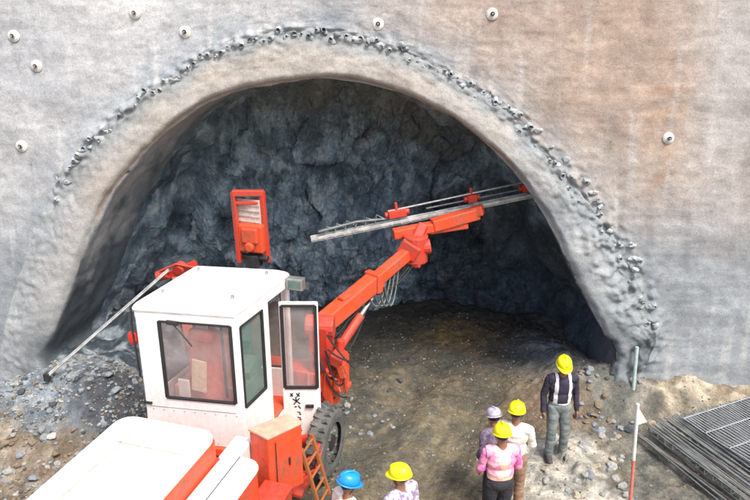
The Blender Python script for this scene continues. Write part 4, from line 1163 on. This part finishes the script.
SM = {'grey': stone_mat('grey_blue_stone', (0.25, 0.28, 0.30)), 'brown': stone_mat('brown_stone', (0.24, 0.185, 0.13)), 'pale': stone_mat('pale_concrete_lump', (0.36, 0.355, 0.33)), 'dark': stone_mat('dark_rock', (0.075, 0.085, 0.095)), 'cream': stone_mat('cream_soil_lump', (0.46, 0.38, 0.27)), 'white': stone_mat('white_lump', (0.62, 0.62, 0.6))}
shapes = {}
for k_, m_ in SM.items():
    for s_ in range(3):
        me = stone_mesh(s_*17+hash(k_) % 1 + len(k_)*5); me.materials.append(m_); shapes[(k_, s_)] = me
rs = random.Random(21)
def stones(n, box_, sizes, kinds, label, group):
    for _ in range(n):
        px = rs.uniform(box_[0], box_[2]); py = rs.uniform(box_[1], box_[3]); k_ = rs.choice(kinds)
        p = gp(px, py); s_ = rs.uniform(*sizes)*(0.6 if rs.random() < .6 else 1)
        o = bpy.data.objects.new('stone', shapes[(k_, rs.randrange(3))]); COL.objects.link(o)
        o.location = (p.x, p.y, gh(p.x, p.y)+s_*0.25); o.scale = (s_, s_*rs.uniform(.7, 1.1), s_*rs.uniform(.5, .8)); o.rotation_euler = (rs.uniform(-.4, .4), rs.uniform(-.4, .4), rs.uniform(0, 6.3))
        tag(o, label, 'stone', group)
stones(34, (5, 350, 115, 408), (0.05, 0.12), ['grey', 'grey', 'pale', 'dark'], 'grey blue stone in the heap at the left foot of the headwall', 'stones at the left foot of the headwall')
stones(38, (2, 405, 85, 498), (0.04, 0.11), ['brown', 'brown', 'grey', 'pale'], 'stone on the brown gravel left of the rig', 'stones on the gravel left of the rig')
stones(44, (72, 372, 145, 435), (0.05, 0.13), ['dark', 'dark', 'grey'], 'dark stone in the black heap beside the white cab', 'dark stones beside the cab')
stones(16, (345, 380, 400, 440), (0.04, 0.09), ['grey', 'pale', 'dark'], 'small pale stone on the dirt just right of the front wheel', 'stones beside the front wheel')
stones(44, (578, 368, 642, 402), (0.04, 0.11), ['grey', 'brown', 'dark', 'grey', 'brown'], 'grey stone in the scree at the right foot of the arch', 'stones at the right foot of the arch')
stones(26, (655, 398, 748, 414), (0.07, 0.15), ['cream', 'cream', 'brown'], 'cream soil lump along the foot of the right wall', 'cream lumps along the right wall')
stones(34, (545, 435, 625, 498), (0.05, 0.12), ['pale', 'grey', 'cream', 'pale'], 'broken pale concrete lump in front of the black vest', 'broken concrete lumps')
p = gp(51, 437); o = bpy.data.objects.new('boulder', shapes[('white', 0)]); COL.objects.link(o); o.location = (p.x, p.y, gh(p.x, p.y)+.04); o.scale = (.085, .08, .075); tag(o, 'rounded white stone alone on the brown gravel at lower left', 'stone')

# gravel nobody could count
def gravel(name, n, region, smin, smax, kinds, seed, label):
    rs4 = random.Random(seed); base = []
    for s_ in range(4):
        me = stone_mesh(90+s_, 1); base.append(([tuple(v.co) for v in me.vertices], [tuple(p.vertices) for p in me.polygons])); bpy.data.meshes.remove(me)
    q = B()
    for _ in range(n):
        x = rs4.uniform(region[0], region[2]); y = rs4.uniform(region[1], region[3])
        if fbm(x*1.4, y*1.4, seed, 3) < rs4.uniform(-.6, .25): continue
        s_ = smin+(smax-smin)*rs4.random()**3; c_, sn = cos(rs4.random()*6.3), sin(rs4.random()*6.3)
        z = gh(x, y)+s_*.2; vs, fs = base[rs4.randrange(4)]; sx, sy, sz = s_, s_*rs4.uniform(.6, 1), s_*rs4.uniform(.4, .8)
        a = rs4.random()*6.3; c_, sn = cos(a), sin(a)
        q.cur = rs4.randrange(len(kinds))
        q.add([(x+(v[0]*sx)*c_-(v[1]*sy)*sn, y+(v[0]*sx)*sn+(v[1]*sy)*c_, z+v[2]*sz) for v in vs], fs)
    o = q.build(name, [SM[k] for k in kinds], None); tag(o, label, 'gravel'); o['kind'] = 'stuff'
gravel('gravel', 5200, (-6.2, 7.6, -2.8, 10.6), .012, .06, ['brown', 'grey', 'pale', 'dark', 'grey'], 1, 'loose gravel and chips along the left side of the rig')
gravel('gravel', 6000, (-1.0, 7.6, 5.6, 13.8), .006, .034, ['brown', 'dark', 'brown', 'brown', 'grey'], 2, 'loose gravel and chips on the dirt floor right of the rig')

# ------------------------------------------------------------------ light, sky, camera
SUN_EL, SUN_AZ = radians(58), radians(36)      # azimuth: towards the camera's right, behind it
w = bpy.data.worlds.new('World'); S.world = w; w.use_nodes = True
nt = w.node_tree; bg = nt.nodes['Background']
sky = nt.nodes.new('ShaderNodeTexSky'); sky.sky_type = 'NISHITA'; sky.sun_disc = False
sky.sun_elevation = SUN_EL; sky.air_density = 1.2; sky.dust_density = 4.0; sky.ozone_density = 1.0
dsun = Vector((sin(SUN_AZ)*cos(SUN_EL), -cos(SUN_AZ)*cos(SUN_EL), sin(SUN_EL)))    # towards the sun
sky.sun_rotation = atan2(dsun.x, dsun.y)
nt.links.new(sky.outputs[0], bg.inputs[0]); bg.inputs[1].default_value = 0.15
l = bpy.data.lights.new('sun', 'SUN'); l.energy = 2.0; l.angle = radians(14); l.color = (1.0, 0.95, 0.88)
lo = bpy.data.objects.new('sun', l); COL.objects.link(lo)
lo.rotation_euler = (-dsun).to_track_quat('-Z', 'Y').to_euler()
cam = bpy.data.cameras.new('camera'); co = bpy.data.objects.new('camera', cam); COL.objects.link(co)
cam.sensor_width = 36; cam.lens = 36*F/750; cam.clip_end = 400
co.location = (0, 0, H); co.rotation_euler = (pi/2-PIT, 0, 0)
S.camera = co
S.view_settings.view_transform = 'Standard'; S.view_settings.look = 'None'
S.view_settings.exposure = 0.92; S.view_settings.gamma = 1.0
S.view_settings.use_curve_mapping = False
